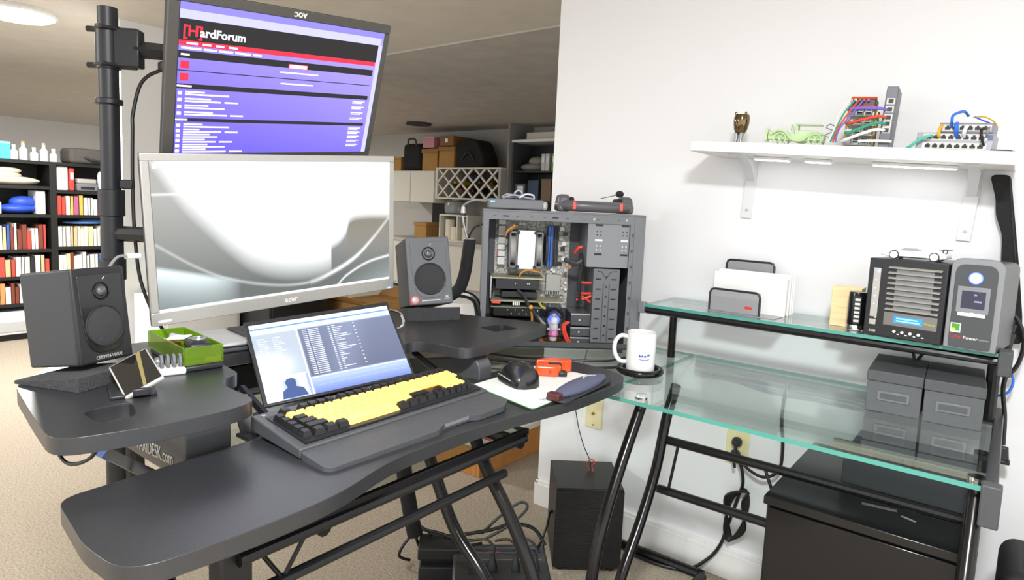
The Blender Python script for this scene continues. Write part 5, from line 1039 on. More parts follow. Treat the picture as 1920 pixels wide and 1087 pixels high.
# ------------------------------------------------------------------ phone, green tray, hub, silver drive
ph = thing('smartphone', 'silver phone leaning on a small black dock on the left deck wing', 'phone', (-1.069, 0.428, 0.886), (R(-66.6), R(-27.1), R(73.8)))
M().span((-0.031, 0, 0), (0.031, 0.008, 0.092)).build('body', silver, ph, 0.003, 3); M().span((-0.028, -0.0006, 0.004), (0.029, 0.0, 0.088)).build('screen', mat('phone_glass', '#151617', 0.05, coat=0.5), ph)
M().prism([(0.0, 0.004), (0.005, 0.004), (0.020, 0.088), (0.013, 0.088)], -0.0009, -0.0006, 'y').build('screen_stripe', mat('phone_stripe', '#80764a', 0.3), ph)
dkk = thing('phone_dock', 'small black dock under the leaning phone', 'phone dock', (-1.10, 0.42, ZD), (0, 0, R(74)))
M().span((-0.03, -0.025, 0), (0.035, 0.06, 0.006)).build('base', blk, dkk, 0.002); M().box((0.006, 0.03, 0.011), (0.03, 0.025, 0.012)).build('prop', blk, dkk, 0.002)
M().span((0.0, -0.034, 0.004), (0.024, -0.025, 0.016)).build('lip', blk, dkk, 0.002)
gt = thing('desk_tray', 'translucent green tray of odds and ends beside the phone', 'tray', (-1.262, 0.580, ZD), (0, 0, R(-6)))
gm = glass('green_acrylic', '#9cc63a', mix=('#a9d03a', 0.22))
wl = M().span((-0.10, -0.036, 0.014), (0.10, -0.033, 0.046)).span((-0.10, 0.033, 0.014), (0.10, 0.036, 0.046)).span((-0.10, -0.033, 0.014), (-0.097, 0.033, 0.046)).span((0.097, -0.033, 0.014), (0.10, 0.033, 0.046)).span((-0.10, -0.036, 0.012), (0.10, 0.036, 0.0145))
wl.build('green_wall', gm, gt, 0.001); M().span((-0.095, -0.034, 0), (0.102, 0.036, 0.012)).build('black_base', blk, gt, 0.004)
def tr(x, y, z): v = Matrix.Rotation(R(-6), 3, 'Z') @ Vector((x, y, z)); return (v.x - 1.262, v.y + 0.58, v.z + ZD)
kf = thing('key_fob', 'black key fob with metal ring in the green tray', 'key fob', tr(0.055, 0.005, 0.032), (0, 0, R(-15)))
M().span((-0.03, -0.02, 0), (0.03, 0.02, 0.016)).build('body', blk, kf, 0.006, 3); M().torus((0.01, 0, 0.022), 0.011, 0.003, 18, 8).build('ring', steel, kf)
tag(M().tube([tr(-0.07, 0.0, 0.036), tr(-0.02, 0.01, 0.038), tr(0.01, 0.012, 0.036)], 0.006, 8).build('marker', mat('lilac_paper', '#b9b4d8', 0.5)), 'lilac and white marker lying in the green tray', 'marker')
tag(M().box(tr(-0.02, -0.005, 0.042), (0.05, 0.022, 0.001), (R(12), R(-8), R(20))).build('receipt', mat('paper', '#f2f1ec')), 'crumpled white paper slip in the green tray', 'paper')
tag(M().box(tr(-0.05, -0.012, 0.024), (0.05, 0.016, 0.012), (0, 0, R(18))).build('eraser', mat('orange_rubber', '#d9772c', 0.5), None, 0.003), 'orange eraser at the bottom of the green tray', 'eraser')
uh = thing('cable_organizer', 'white base with a row of grey cable loops in front of the green tray', 'cable holder', (-1.185, 0.512, ZD), (0, 0, R(74)))
M().span((-0.018, -0.02, 0), (0.030, 0.022, 0.012)).build('base', white_p, uh, 0.003)
for x in (-0.008, 0.002, 0.012, 0.022): M().torus((x, 0.0, 0.022), 0.011, 0.0028, 18, 8, 'x').build('loop', mid_grey, uh)
M().sph((-0.012, 0.012, 0.02), 0.009, 12, 8).build('ball_end', steel, uh)
sd = thing('silver_drive', 'closed silver laptop behind the green tray on the deck', 'laptop', (-1.30, 0.745, ZD + 0.001), (0, 0, R(-7)))
M().span((-0.11, -0.115, 0), (0.050, 0.115, 0.010)).build('base', dk_grey, sd, 0.003); M().span((-0.11, -0.115, 0.011), (0.050, 0.115, 0.019)).build('lid', mat('laptop_silver', '#c9cacb', 0.3, 0.5), sd, 0.004, 3)
M().span((-0.111, -0.116, 0.010), (0.051, 0.116, 0.0112)).build('seam', blk, sd)
td = thing('tray_disc', 'flat black tray lying on the closed silver laptop', 'tray', (-1.345, 0.78, ZD + 0.0205), (0, 0, R(-7)))
M().span((-0.05, -0.05, 0), (0.05, 0.06, 0.004)).build('base', blk, td, 0.003); M().torus((0.0, 0.0, 0.005), 0.03, 0.002, 24, 6).build('rim', dk_grey, td)
ws = thing('wire_stand', 'bent silver wire stand beside the portable screen', 'stand', (-1.235, 1.06, ZD))
M().tube([(-0.02, -0.03, 0.004), (0.01, 0.02, 0.004), (0.022, 0.045, 0.010), (0.018, 0.05, 0.03), (0.0, 0.045, 0.045), (-0.06, 0.01, 0.05)], 0.0038, 8, 6).build('wire', chrome, ws)
M().tube([(-0.06, 0.01, 0.05), (-0.065, 0.0, 0.03), (-0.05, -0.02, 0.004), (-0.02, -0.03, 0.004)], 0.0038, 8, 6).build('foot', chrome, ws)

# ------------------------------------------------------------------ floor clutter under the desk
cbm = thing('cable_bundle', 'thick black sleeve of cables hanging under the glass desk', 'cable sleeve', (-1.49, 1.41, 0.1))
M().tube([(0.02, 0.01, 0.0), (0.005, -0.005, 0.1), (-0.02, -0.02, 0.28), (-0.02, -0.03, 0.50), (-0.02, -0.03, 0.625)], 0.026, 12, 4).build('fabric_tube', slm, cbm)
for i, pts in enumerate(([(0.02, 0.01, 0.01), (0.0, -0.02, -0.03), (-0.01, -0.03, -0.07), (0.01, 0.0, -0.09)], [(0.02, 0.01, 0.01), (0.03, 0.02, -0.04), (0.05, 0.05, -0.08), (0.08, 0.08, -0.09)], [(0.03, 0.02, 0.02), (0.09, 0.06, 0.01), (0.14, 0.08, 0.0), (0.20, 0.10, 0.01)], [(0.03, 0.02, 0.03), (0.08, 0.06, -0.01), (0.15, 0.06, -0.015), (0.22, 0.12, 0.0)])):
    M().tube(pts, 0.005, 7, 5).build('loose_cable', CAB['black'], cbm)
pu = thing('power_unit', 'dark grey power backup box lying on the carpet under the desk', 'battery backup', (-1.17, 1.52, 0), (0, 0, R(42)))
pgm = mat('unit_grey', '#4a4a4c', 0.45)
M().span((-0.16, -0.13, 0.0), (0.14, 0.10, 0.085)).build('body', pgm, pu, 0.008, 3); M().span((-0.155, -0.125, 0.085), (0.135, -0.02, 0.094)).build('outlet_deck', mat('unit_dark', '#323234', 0.4), pu, 0.003)
for x in (-0.10, -0.04, 0.03, 0.09):
    M().span((x - 0.016, -0.09, 0.094), (x + 0.016, -0.055, 0.096)).build('outlet', blk, pu, 0.001)
for y in (0.0, 0.04, 0.07): M().span((-0.12, y, 0.085), (0.12, y + 0.004, 0.0862)).build('ridge', mid_grey, pu)
text('lettering', 'APC', 0.022, mat('red_print', '#d0392f'), pu, (-0.05, 0.045, 0.0855), ax='z')
def pw(x, y, z): v = Matrix.Rotation(R(42), 3, 'Z') @ Vector((x, y, z)); return (v.x - 1.17, v.y + 1.52, v.z)
for i, x in enumerate((-0.04, 0.03, 0.09)):
    t = thing('power_plug', ('leftmost', 'middle', 'rightmost')[i] + ' black plug standing in the power box on the carpet', 'plug', pw(x, -0.072, 0.0962), (0, 0, R(42)), 'plugs in the power box')
    M().lathe([(0.015, 0), (0.016, 0.012), (0.010, 0.03), (0.006, 0.05), (0.0, 0.052)], 14).build('body', blk, t)
    M().tube([(0, 0, 0.045), (0.004, 0.01, 0.065), (-0.02, 0.04, 0.075), (-0.06, 0.06, 0.06)], 0.004, 7, 5).build('cord', CAB['black'], t)
ps_ = thing('power_brick', 'black power brick beside the power box under the desk', 'adapter', (-1.37, 1.43, 0), (0, 0, R(42)))
M().span((-0.06, -0.05, 0), (0.07, 0.06, 0.05)).build('body', blk, ps_, 0.005, 3); M().span((-0.065, -0.03, 0.06), (0.08, 0.07, 0.10)).build('second_brick', blk, ps_, 0.005, 3); M().span((-0.05, -0.02, 0.05), (0.07, 0.06, 0.06)).build('spacer', blk, ps_)
cable('mains_cable', 'large loop of grey cable standing up behind the power box', [(-1.30, 1.56, 0.11), (-1.27, 1.62, 0.16), (-1.22, 1.66, 0.21), (-1.19, 1.66, 0.20), (-1.22, 1.61, 0.15), (-1.28, 1.56, 0.10)], 0.005, dk_grey)
cable('mains_cable', 'black cable arching across the top of the power box', [(-1.36, 1.48, 0.11), (-1.27, 1.57, 0.13), (-1.22, 1.62, 0.15), (-1.16, 1.66, 0.14), (-1.11, 1.66, 0.10)], 0.006, CAB['black'])
cable('mains_cable', 'black cable running from the power box up to the subwoofer', [(-1.12, 1.62, 0.09), (-1.13, 1.66, 0.10), (-1.135, 1.70, 0.14), (-1.15, 1.74, 0.17), (-1.16, 1.80, 0.15)], 0.005, CAB['black'])
cable('mains_cable', 'thin dark blue cable lying over the power box', [(-1.24, 1.50, 0.105), (-1.18, 1.53, 0.11), (-1.13, 1.58, 0.112), (-1.10, 1.62, 0.10)], 0.0035, mat('cable_navy', '#2b3550', 0.5))
wbx = thing('low_chest', 'low orange wood box with white red-striped top on the carpet behind the desk', 'box', (-2.15, 2.62, 0))
M().span((-0.42, -0.55, 0), (0.40, 0.6, 0.135)).build('body', wood_or, wbx, 0.003); M().span((-0.43, -0.56, 0.135), (0.41, 0.61, 0.16)).build('top', cab_white, wbx, 0.002)
M().span((0.33, -0.56, 0.1602), (0.345, 0.61, 0.1612)).build('red_stripe', mat('red_print', '#d0392f'), wbx); M().span((-0.43, -0.50, 0.1602), (0.41, -0.485, 0.1612)).build('red_stripe', mat('red_print', '#d0392f'), wbx)
bl = thing('white_stool', 'round white padded stool behind the right speaker', 'stool', (-3.28, 3.56, 0))
M().lathe([(0.0, 0.20), (0.22, 0.20), (0.28, 0.23), (0.30, 0.36), (0.26, 0.48), (0.16, 0.53), (0.0, 0.54)], 32).build('seat', white_p, bl); M().cyl((0, 0, 0.02), (0, 0, 0.21), 0.03).build('post', steel, bl); M().lathe([(0.17, 0), (0.17, 0.015), (0.03, 0.03)], 28).build('base', steel, bl)

# ------------------------------------------------------------------ bookcase in the far left room
bcm = mat('bookcase_black', '#161514', 0.5)
bk = thing('bookcase', 'tall black open bookcase filled with books in the far room', 'bookcase', (-6.15, 1.60, 0))
def bs(a, b, name, m=bcm): return M().span((a[0] + 6.15, a[1] - 1.6, a[2]), (b[0] + 6.15, b[1] - 1.6, b[2])).build(name, m, bk)
YA, YM, YB = 0.95, 1.755, 2.42
for y in (YA, YM, YB): bs((-6.3, y - 0.022, 0), (-6.0, y + 0.022, 1.385), 'upright')
bs((-6.31, YA, 0), (-6.3, YB, 1.385), 'back_panel')
LS = [1.36, 1.165, 0.945, 0.675, 0.465, 0.255]; RS = [1.36, 1.14, 0.945, 0.69, 0.48, 0.255]
for z in LS: bs((-6.3, YA + 0.022, z), (-6.0, YM - 0.022, z + 0.025), 'shelf')
for z in RS: bs((-6.3, YM + 0.022, z), (-6.0, YB - 0.022, z + 0.025), 'shelf')
bs((-6.3, YA, 0.0), (-5.99, YB, 0.05), 'plinth')
BOOKC = ['#e9e4da', '#efe9dc', '#f3f1ea', '#d7473a', '#e8935a', '#e3d7a0', '#c9b58a', '#3c5aa0', '#efe6c8', '#d6a0a0', '#f0efe9', '#7a3a2c', '#e6c8c0', '#5c8f66', '#b05c8a', '#202028', '#d9d6cf', '#e7b24c']
BMESH = {}
def book(y, z, w, h, col, lean, label, group, x=-6.02, d=0.19):
    t = thing('book', label, 'book', (x, y + w / 2, z), (R(lean), 0, 0), group)
    m_ = mat('book_' + col.strip('#'), col, 0.6)
    key_ = (round(w, 3), round(h, 2), col)
    if key_ not in BMESH:
        c_ = M().span((-d, -w / 2, 0), (-d + 0.002, w / 2, h)); c_ = M().span((-d, -w / 2, 0), (0, -w / 2 + 0.002, h)).span((-d, w / 2 - 0.002, 0), (0, w / 2, h)).span((-0.002, -w / 2, 0), (0, w / 2, h))
        pgs = M().span((-d + 0.005, -w / 2 + 0.002, 0.003), (-0.002, w / 2 - 0.002, h - 0.004))
        BMESH[key_] = (c_.mesh('cover', m_), pgs.mesh('pages', mat('paper', '#f2f1ec')))
    for nm, me in zip(('cover', 'pages'), BMESH[key_]):
        o = bpy.data.objects.new(nm, me); COL.objects.link(o); o.parent = t
CN = {'#e9e4da': 'ivory', '#efe9dc': 'cream', '#f3f1ea': 'white', '#d7473a': 'red', '#e8935a': 'orange', '#e3d7a0': 'pale yellow', '#c9b58a': 'tan', '#3c5aa0': 'blue', '#efe6c8': 'buff', '#d6a0a0': 'pink', '#f0efe9': 'off-white', '#7a3a2c': 'brown', '#e6c8c0': 'blush', '#5c8f66': 'green', '#b05c8a': 'magenta', '#202028': 'black', '#d9d6cf': 'pale grey', '#e7b24c': 'amber'}
def row(y0, y1, z, hmin, hmax, where, pal=BOOKC):
    y = y0; n = 0; seen = {}
    items = []
    while y < y1 - 0.02:
        w = rnd.choice((0.018, 0.022, 0.026, 0.03, 0.036)); h = round(rnd.uniform(hmin, hmax), 2); c = rnd.choice(pal); items.append((y, w, h, c)); y += w + 0.0015
    for (y, w, h, c) in items:
        seen[c] = seen.get(c, 0) + 1
    cnt = {}
    for (y, w, h, c) in items:
        cnt[c] = cnt.get(c, 0) + 1
        o = '' if seen[c] == 1 else (('first', 'second', 'third', 'fourth', 'fifth', 'sixth', 'seventh', 'eighth', 'ninth')[min(cnt[c], 9) - 1] + ' ')
        book(y, z + 0.0255, w, h, c, 0, o + CN[c] + ' book on the ' + where, 'books on the ' + where)
row(YM + 0.03, 2.33, RS[2], 0.13, 0.16, 'second shelf of the right bookcase bay', ['#b05c8a', '#f3f1ea', '#d7473a', '#f0efe9', '#efe9dc', '#f3f1ea', '#d9d6cf', '#5c8f66', '#e7b24c'])
row(1.22, YM - 0.03, LS[3], 0.13, 0.20, 'third shelf of the left bookcase bay')
row(YM + 0.03, 2.33, RS[3], 0.14, 0.17, 'third shelf of the right bookcase bay', ['#d6a0a0', '#efe6c8', '#f3f1ea', '#e3d7a0', '#efe9dc', '#c9b58a', '#f0efe9'])
row(1.22, YM - 0.03, LS[4], 0.13, 0.165, 'fourth shelf of the left bookcase bay')
row(YM + 0.03, 2.33, RS[4], 0.13, 0.16, 'fourth shelf of the right bookcase bay', ['#f3f1ea', '#e9e4da', '#c9b58a', '#d9d6cf', '#3c5aa0', '#7a3a2c', '#e3d7a0'])
row(1.22, YM - 0.03, LS[5], 0.13, 0.165, 'fifth shelf of the left bookcase bay', ['#e9e4da', '#7a3a2c', '#e8935a', '#d7473a', '#efe9dc'])
def heap(name, label, cat, blobs, m, loc):
    t = thing(name, label, cat, loc); 
    for b in blobs: M().sph(b[0], b[1], 16, 10).build('fold', m, t)
heap('folded_cloth', 'heap of cream and tan cloth on the first shelf of the left bookcase bay', 'cloth', [((0.0, 0, 0.035), (0.08, 0.20, 0.035)), ((0.0, -0.04, 0.075), (0.07, 0.12, 0.03)), ((0.0, -0.02, 0.11), (0.06, 0.10, 0.028))], mat('cloth_cream', '#ddd2bb', 0.9), (-6.10, 1.50, LS[1] + 0.026))
heap('folded_cloth', 'blue cloth lying over the books of the right bookcase bay', 'cloth', [((0, 0, 0.012), (0.07, 0.16, 0.014)), ((0, 0.06, 0.026), (0.06, 0.11, 0.014))], mat('cloth_blue', '#5b86c8', 0.9), (-6.10, 2.0, RS[3] + 0.205))
heap('plastic_bag', 'blue and white bag on the second shelf of the left bookcase bay', 'bag', [((0, 0.02, 0.04), (0.08, 0.13, 0.04)), ((0, 0.06, 0.09), (0.06, 0.09, 0.05))], mat('bag_blue', '#2c4fb8', 0.5), (-6.10, 1.52, LS[2] + 0.026))
def binder_(name, label, y, z, w, h, col, cat='binder'):
    t = thing(name, label, cat, (-6.03, y, z)); M().span((-0.2, -w / 2, 0), (0, w / 2, h)).build('cover', mat('book_' + col.strip('#'), col, 0.5), t, 0.006); M().span((0.0, -w * 0.3, h * 0.5), (0.001, w * 0.3, h * 0.8)).build('spine_label', mat('paper', '#f2f1ec'), t)
binder_('binder', 'tall white binder on the first shelf of the right bookcase bay', 1.83, RS[1] + 0.026, 0.075, 0.19, '#f4f3f0')
binder_('binder', 'white rounded binder at the end of the second shelf of the left bay', 1.68, LS[2] + 0.026, 0.062, 0.185, '#f1f0ee')
binder_('box', 'red and white packet beside the tall white binder', 1.895, RS[1] + 0.026, 0.035, 0.18, '#d7473a', 'packet')
binder_('box', 'white storage carton on the second shelf of the left bookcase bay', 1.36, LS[2] + 0.026, 0.14, 0.09, '#eeeeec', 'carton')
t = thing('small_printer', 'grey printer on the first shelf of the right bookcase bay', 'printer', (-6.10, 2.0, RS[1] + 0.026))
M().span((-0.09, -0.075, 0), (0.09, 0.075, 0.06)).build('body', mid_grey, t, 0.008); M().span((-0.08, -0.07, 0.06), (0.08, 0.07, 0.10)).build('lid', silver, t, 0.01); M().span((0.09, -0.05, 0.012), (0.092, 0.05, 0.035)).build('paper_slot', blk, t)
t = thing('paper_roll', 'upright white rounded bottle beside the grey printer', 'bottle', (-6.07, 2.125, RS[1] + 0.026)); M().lathe([(0.03, 0), (0.034, 0.02), (0.034, 0.13), (0.026, 0.16), (0, 0.168)], 20).build('body', white_p, t); M().lathe([(0.02, 0.16), (0.02, 0.17), (0, 0.17)], 14).build('cap', white_p, t)
# on top of the bookcase
t = thing('box', 'turquoise box on top of the bookcase', 'box', (-6.14, 1.38, 1.386)); M().span((-0.1, -0.16, 0), (0.1, 0.12, 0.11)).build('body', mat('turquoise', '#4fc9cf', 0.5), t, 0.003); M().span((-0.102, -0.162, 0.11), (0.102, 0.122, 0.13)).build('lid', mat('turquoise_lt', '#8adfe2', 0.5), t, 0.003)
for i, (y, h_) in enumerate(((1.54, 0.10), (1.60, 0.13), (1.67, 0.09), (1.735, 0.13), (1.80, 0.09))):
    t = thing('bottle', ('first', 'second', 'third', 'fourth', 'fifth')[i] + ' white bottle from the turquoise box on top of the bookcase', 'bottle', (-6.12, y, 1.386), group='bottles on top of the bookcase')
    M().lathe([(0.026, 0), (0.027, h_ * 0.65), (0.012, h_ * 0.8), (0.012, h_)], 16).build('body', white_p, t); M().lathe([(0.014, h_), (0.014, h_ + 0.015), (0, h_ + 0.015)], 12).build('cap', (white_p, mat('cap_tan', '#cfa37a', 0.5))[i % 2], t)
t = thing('duffel_bag', 'dark grey soft bag on top of the right bookcase bay', 'bag', (-6.14, 2.08, 1.386)); M().span((-0.12, -0.20, 0), (0.12, 0.24, 0.125)).build('body', mat('bag_grey', '#55524e', 0.8, var=0.1, scale=30), t, 0.03, 4); M().tube([(0.121, -0.10, 0.05), (0.15, -0.03, 0.03), (0.15, 0.06, 0.03), (0.121, 0.12, 0.05)], 0.008, 8, 4).build('handle', blk, t)
t = thing('drawer_box', 'long white drawer box in the bottom of the bookcase', 'box', (-6.1, 1.42, 0.051)); M().span((-0.15, -0.28, 0), (0.14, 0.28, 0.17)).build('body', white_p, t, 0.006); M().span((0.14, -0.26, 0.02), (0.146, 0.26, 0.10)).build('drawer', mat('drawer_grey', '#b9bab9', 0.5), t, 0.003)

# ------------------------------------------------------------------ things seen under and beside the monitors
t = thing('white_cabinet', 'low white cabinet by the white wall behind the silver monitor', 'cabinet', (-4.05, 1.87, 0)); M().span((-0.2, -0.22, 0.03), (0.2, 0.25, 0.56)).build('body', white_p, t, 0.004); M().span((0.2, -0.20, 0.06), (0.208, 0.23, 0.52)).build('door', trim_white, t, 0.002); M().cyl((0.208, -0.12, 0.32), (0.225, -0.12, 0.32), 0.012, n=12).build('knob', steel, t); M().span((-0.18, -0.2, 0), (0.18, 0.22, 0.03)).build('plinth', dk_grey, t)
t = thing('dark_cabinet', 'dark cabinet standing behind the large silver monitor', 'cabinet', (-3.75, 2.30, 0)); M().span((-0.2, -0.16, 0.04), (0.2, 0.30, 0.70)).build('body', blk, t, 0.004); M().span((0.2, -0.14, 0.08), (0.208, 0.28, 0.66)).build('door', blk_gloss, t, 0.002); M().span((-0.18, -0.14, 0), (0.18, 0.28, 0.04)).build('plinth', blk, t)
t = thing('cardboard_box', 'open brown cardboard box on the floor behind the large monitor', 'box', (-3.5, 2.90, 0)); M().span((-0.18, -0.22, 0), (0.18, 0.22, 0.50)).build('body', cardboard, t, 0.003)
for s_ in (-1, 1): M().box((0, s_ * 0.25, 0.53), (0.36, 0.10, 0.004), (R(s_ * 35), 0, 0)).build('flap', cardboard, t)
tag(M().prism([(-0.03, 0), (0.03, 0), (0.03, 0.16), (-0.03, 0.16)], -0.05, 0.05, 'x').build('green_carton', mat('green_carton', '#8fae3a', 0.5), None, 0.004, loc=(-4.20, 1.66, 0.5)), 'small green carton leaning at the white wall edge', 'carton')
bpy.data.objects['green_carton'].location = (-4.05, 1.70, 0.5605)

# ------------------------------------------------------------------ kitchen corner at the back
t = thing('wall_cabinet', 'white wall cabinet left of the wine rack in the back kitchen', 'cabinet', (-6.5, 6.2, 1.19)); M().span((-0.45, -0.18, 0), (0.455, 0.39, 0.42)).build('body', cab_white, t, 0.003)
for x in (-0.225, 0.225): d_ = M().span((x - 0.22, -0.198, 0.006), (x + 0.222, -0.18, 0.414)).build('door', cab_white, t, 0.002)
wr_ = thing('wine_rack', 'white lattice wine rack on the back kitchen wall', 'wine rack', (-5.49, 6.2, 1.25))
Wr, Hr = 0.55, 0.40
M().span((-Wr, -0.18, 0), (Wr, 0.39, 0.018)).build('bottom_board', cab_white, wr_); M().span((-Wr, -0.18, Hr - 0.018), (Wr, 0.39, Hr)).build('top_board', cab_white, wr_)
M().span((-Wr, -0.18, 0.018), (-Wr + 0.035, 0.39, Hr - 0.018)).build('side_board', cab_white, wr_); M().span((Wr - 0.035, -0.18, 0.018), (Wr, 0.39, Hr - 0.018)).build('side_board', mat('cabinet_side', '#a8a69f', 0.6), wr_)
M().span((-Wr, 0.36, 0.018), (Wr, 0.39, Hr - 0.018)).build('back_board', mat('rack_dark', '#3b3a38', 0.6), wr_)
dxs = 0.30
def slat(xa, za, xb, zb, y):
    L_ = math.hypot(xb - xa, zb - za); a = math.atan2(zb - za, xb - xa)
    M().box(((xa + xb) / 2, y, (za + zb) / 2), (L_, 0.02, 0.022), (0, -a, 0)).build('slat', cab_white, wr_)
x_lo, x_hi, z_lo, z_hi = -Wr + 0.03, Wr - 0.03, 0.016, Hr - 0.016
for k in range(-2, 6):
    for sgn in (1, -1):
        xa = x_lo + k * 0.21; za = z_lo if sgn > 0 else z_hi; xb = xa + 0.40; zb = z_hi if sgn > 0 else z_lo
        f = (zb - za) / (xb - xa)
        a_, b_ = (xa, za), (xb, zb)
        if a_[0] < x_lo: a_ = (x_lo, za + f * (x_lo - xa))
        if b_[0] > x_hi: b_ = (x_hi, za + f * (x_hi - xa))
        if b_[0] - a_[0] > 0.05: slat(a_[0], a_[1], b_[0], b_[1], -0.17 if sgn > 0 else -0.15)
BC = [('green', '#4f7a4c'), ('yellow', '#c9b23a'), ('red', '#a8392f'), ('blue', '#3f5f8a'), ('black', '#1d1d1f'), ('brown', '#7a5a36'), ('amber', '#b0853a'), ('dark green', '#2c4632'), ('maroon', '#6a2a30')]
for i, (nm, c) in enumerate(BC):
    x = -0.42 + 0.105 * i; z = 0.12 + 0.10 * (i % 2) + (0.06 if i % 3 == 0 else 0)
    t = thing('wine_bottle', nm + ' capped wine bottle lying in the lattice wine rack', 'bottle', (-5.49 + x, 6.14, 1.25 + z), (R(-90), 0, 0), 'bottles in the wine rack')
    M().lathe([(0.04, 0.26), (0.04, 0.10), (0.018, 0.05), (0.016, 0.0)], 16).build('body', mat('bottle_' + nm.replace(' ', '_'), c, 0.2), t); M().lathe([(0.018, 0.03), (0.018, -0.005), (0, -0.005)], 12).build('cap', mat('bottle_' + nm.replace(' ', '_'), c), t)
def crate(name, label, cat, x0, x1, z0, z1, m, y0=6.06, y1=6.4, lid=None, bev=0.004):
    t = thing(name, label, cat, ((x0 + x1) / 2, (y0 + y1) / 2, z0)); w = (x1 - x0) / 2; d = (y1 - y0) / 2; h = z1 - z0
    M().span((-w, -d, 0), (w, d, h if not lid else h * 0.8)).build('body', m, t, bev, 3)
    if lid: M().span((-w - 0.01, -d - 0.01, h * 0.8), (w + 0.01, d + 0.01, h)).build('lid', lid, t, 0.004)
    return t
zt_ = 1.651
crate('cardboard_box', 'brown carton at the far left on top of the wall cabinet', 'box', -6.93, -6.76, 1.612, 1.80, cardboard, lid=cardboard)
t = crate('black_bag', 'black bag between the cartons on the wall cabinet', 'bag', -6.74, -6.37, 1.612, 1.98, slm, bev=0.06); M().tube([(-0.08, -0.16, 0.34), (-0.06, -0.17, 0.42), (0.06, -0.17, 0.42), (0.08, -0.16, 0.34)], 0.012, 8, 4).build('strap', blk, t)
crate('cardboard_box', 'large brown carton with lid on the wine rack', 'box', -6.03, -5.76, zt_, 1.92, cardboard, lid=mat('cardboard_lid', '#94703c', 0.8))
crate('cardboard_box', 'large brown carton beside the wine rack on the cabinet', 'box', -6.34, -6.06, 1.612, 1.90, cardboard, lid=mat('cardboard_lid', '#94703c'))
crate('pink_box', 'pink carton on top of the brown cartons', 'box', -6.34, -6.13, 1.915, 2.06, mat('pink_box', '#c98b97', 0.6), lid=mat('pink_lid', '#d49aa5', 0.6))
t = crate('small_carton', 'small brown carton with white label on the large carton', 'box', -6.02, -5.78, 1.935, 2.06, mat('carton_dark', '#8a5f38', 0.7)); M().rect(-0.03, 0.04, 0.02, 0.09, -0.171).build('label', white_p, t)
t = thing('duffel_bag', 'black sports bag leaning at the right end of the wine rack top', 'bag', (-5.52, 6.23, zt_)); M().prism(fillet([(-0.22, 0), (0.24, 0), (0.24, 0.12), (0.13, 0.33), (0.02, 0.37), (-0.22, 0.32)], 0.05, 5), -0.15, 0.15, 'y').build('body', slm, t, 0.02, 3); M().tube([(-0.12, -0.155, 0.10), (0.0, -0.165, 0.2), (0.1, -0.155, 0.08)], 0.012, 8, 4).build('strap', blk, t)
bs_ = thing('backsplash_window', 'dark kitchen window below the wall cabinet', 'window', (-6.35, 6.56, 0.80)); M().span((-0.28, 0, 0), (0.26, 0.03, 0.42)).build('pane', blk_gloss, bs_); M().span((-0.31, -0.01, -0.03), (0.29, 0.03, 0)).build('frame', cab_white, bs_)
ct = thing('kitchen_counter', 'pale kitchen counter with base cabinets along the back wall', 'counter', (-6.1, 6.28, 0)); M().span((-0.95, -0.28, 0.66), (1.155, 0.30, 0.70)).build('worktop', mat('worktop', '#b8b2a5', 0.5), ct, 0.003)
for k in range(4): b_ = M().span((-0.93 + k * 0.515, -0.25, 0.05), (-0.42 + k * 0.515, 0.30, 0.66)).build('base_unit', cab_white, ct, 0.002); M().span((-0.91 + k * 0.515, -0.268, 0.08), (-0.44 + k * 0.515, -0.25, 0.63)).build('door', cab_white, b_, 0.002)
M().span((-0.93, -0.2, 0), (1.14, 0.3, 0.05)).build('plinth', dk_grey, ct)
crate('cardboard_box', 'small brown box on the back kitchen counter', 'box', -6.46, -6.23, 0.7005, 0.92, cardboard, lid=cardboard)
cy_ = thing('cubby_box', 'white open cubby holding paper rolls on the counter', 'cubby', (-5.73, 6.2, 0.7005))
M().span((-0.25, -0.15, 0.0), (0.25, 0.15, 0.02)).build('bottom', cab_white, cy_); M().span((-0.25, -0.15, 0.33), (0.25, 0.15, 0.35)).build('top', cab_white, cy_)
for x in (-0.25, 0.06, 0.23): M().span((x, -0.15, 0.02), (x + 0.02, 0.15, 0.33)).build('divider', cab_white, cy_)
M().span((-0.25, 0.14, 0.02), (0.25, 0.15, 0.33)).build('back', mid_grey, cy_)
for i, (x, hh) in enumerate(((-5.88, 0.26), (-5.77, 0.17), (-5.585, 0.17))):
    t = thing('paper_roll', ('tall', 'middle short', 'right short')[i] + ' cream paper roll standing in the white cubby', 'paper roll', (x, 6.16, 0.721), group='paper rolls'); M().lathe([(0.02, 0), (0.065, 0), (0.065, hh), (0.02, hh)], 24).build('roll', mat('roll_cream', '#e3dcc6', 0.9), t); M().lathe([(0.021, 0), (0.021, hh + 0.001)], 14).build('core', cardboard, t)
t = thing('plastic_jug', 'clear round plastic jug on top of the white cubby', 'jug', (-5.83, 6.2, 1.051)); M().lathe([(0.10, 0), (0.14, 0.02), (0.15, 0.10), (0.13, 0.165), (0.05, 0.19), (0, 0.192)], 24).build('body', glass('jug_plastic', '#c9cccb', mix=('#b4b7b6', 0.5)), t); M().lathe([(0.05, 0.185), (0.05, 0.196), (0, 0.197)], 16).build('lid', white_p, t)
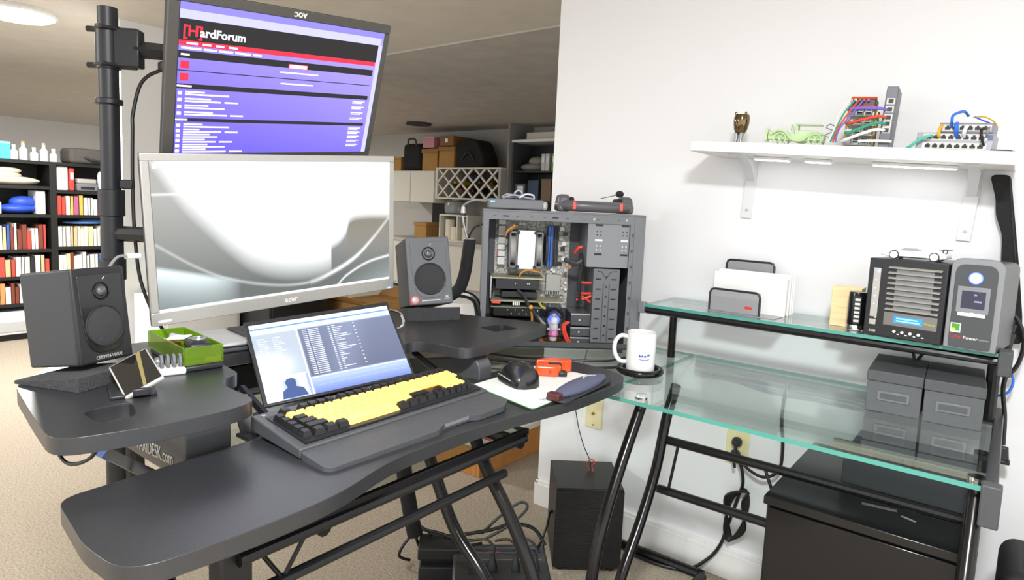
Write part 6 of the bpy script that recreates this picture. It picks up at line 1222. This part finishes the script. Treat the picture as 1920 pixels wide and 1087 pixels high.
# black shelf unit with clutter
su = thing('shelf_unit', 'black shelf unit with white top board beside the kitchen', 'shelf', (-4.45, 6.38, 0))
M().span((-0.45, 0.17, 0), (0.7, 0.19, 1.96)).build('back_panel', blk, su)
for x in (-0.45, 0.68): M().span((x, -0.20, 0), (x + 0.02, 0.19, 1.96)).build('side', dk_grey, su)
for z in (0.3, 0.75, 1.25, 1.60): M().span((-0.43, -0.20, z), (0.68, 0.17, z + 0.02)).build('shelf', blk, su)
M().span((-0.452, -0.22, 1.96), (0.72, 0.19, 1.99)).build('top_board', white_p, su)
crate('long_box', 'pale flat box on the white top board of the shelf unit', 'box', -4.75, -4.05, 1.991, 2.08, cab_white, 6.25, 6.5); 
heap('plastic_bag', 'pile of grey plastic bags on the upper shelf of the shelf unit', 'bags', [((0, 0, 0.05), (0.18, 0.12, 0.05)), ((0.06, 0, 0.12), (0.12, 0.1, 0.06)), ((-0.08, 0, 0.04), (0.08, 0.08, 0.03))], mat('bag_pale', '#8f9188', 0.5), (-4.68, 6.33, 1.621))
for i, (x, c, lb) in enumerate(((-4.46, '#c9c9cc', 'left white binder on the upper shelf of the shelf unit'), (-4.40, '#d0d0d3', 'right white binder on the upper shelf of the shelf unit'), (-4.31, '#7fb52c', 'lime green binder on the upper shelf of the shelf unit'), (-4.25, '#6a9a28', 'darker green binder on the upper shelf of the shelf unit'))):
    t = thing('binder', lb, 'binder', (x, 6.21, 1.6205), group='binders on the shelf unit'); M().span((-0.026, 0, 0), (0.026, 0.14, 0.20)).build('cover', mat('binder_c%d' % i, c, 0.5), t, 0.003); M().rect(-0.015, 0.10, 0.015, 0.17, -0.001).build('spine_label', white_p, t)
for i, (x0, x1, hh, c, lb) in enumerate(((-4.87, -4.72, 0.20, '#57606a', 'grey blue carton on the middle shelf of the shelf unit'), (-4.68, -4.52, 0.24, '#3a4a63', 'navy carton on the middle shelf of the shelf unit'), (-4.48, -4.34, 0.26, '#7a6650', 'tan bag box on the middle shelf of the shelf unit'), (-4.30, -4.12, 0.18, '#4b4b4d', 'charcoal carton on the middle shelf of the shelf unit'))):
    t = crate('carton', lb, 'box', x0, x1, 1.2705, 1.2705 + hh, mat('shelf_c%d' % i, c, 0.6), 6.22, 6.45)
    if i == 0: M().rect(-0.04, 0.10, 0.05, 0.17, -0.117).build('label', white_p, t)
for i, (x0, x1, c, lb) in enumerate(((-4.86, -4.60, '#6b6f70', 'grey tub on the low shelf of the shelf unit'), (-4.55, -4.30, '#8a6a45', 'brown carton on the low shelf of the shelf unit'))): crate('carton', lb, 'box', x0, x1, 0.7705, 1.02, mat('low_c%d' % i, c, 0.6), 6.2, 6.45, lid=mid_grey)
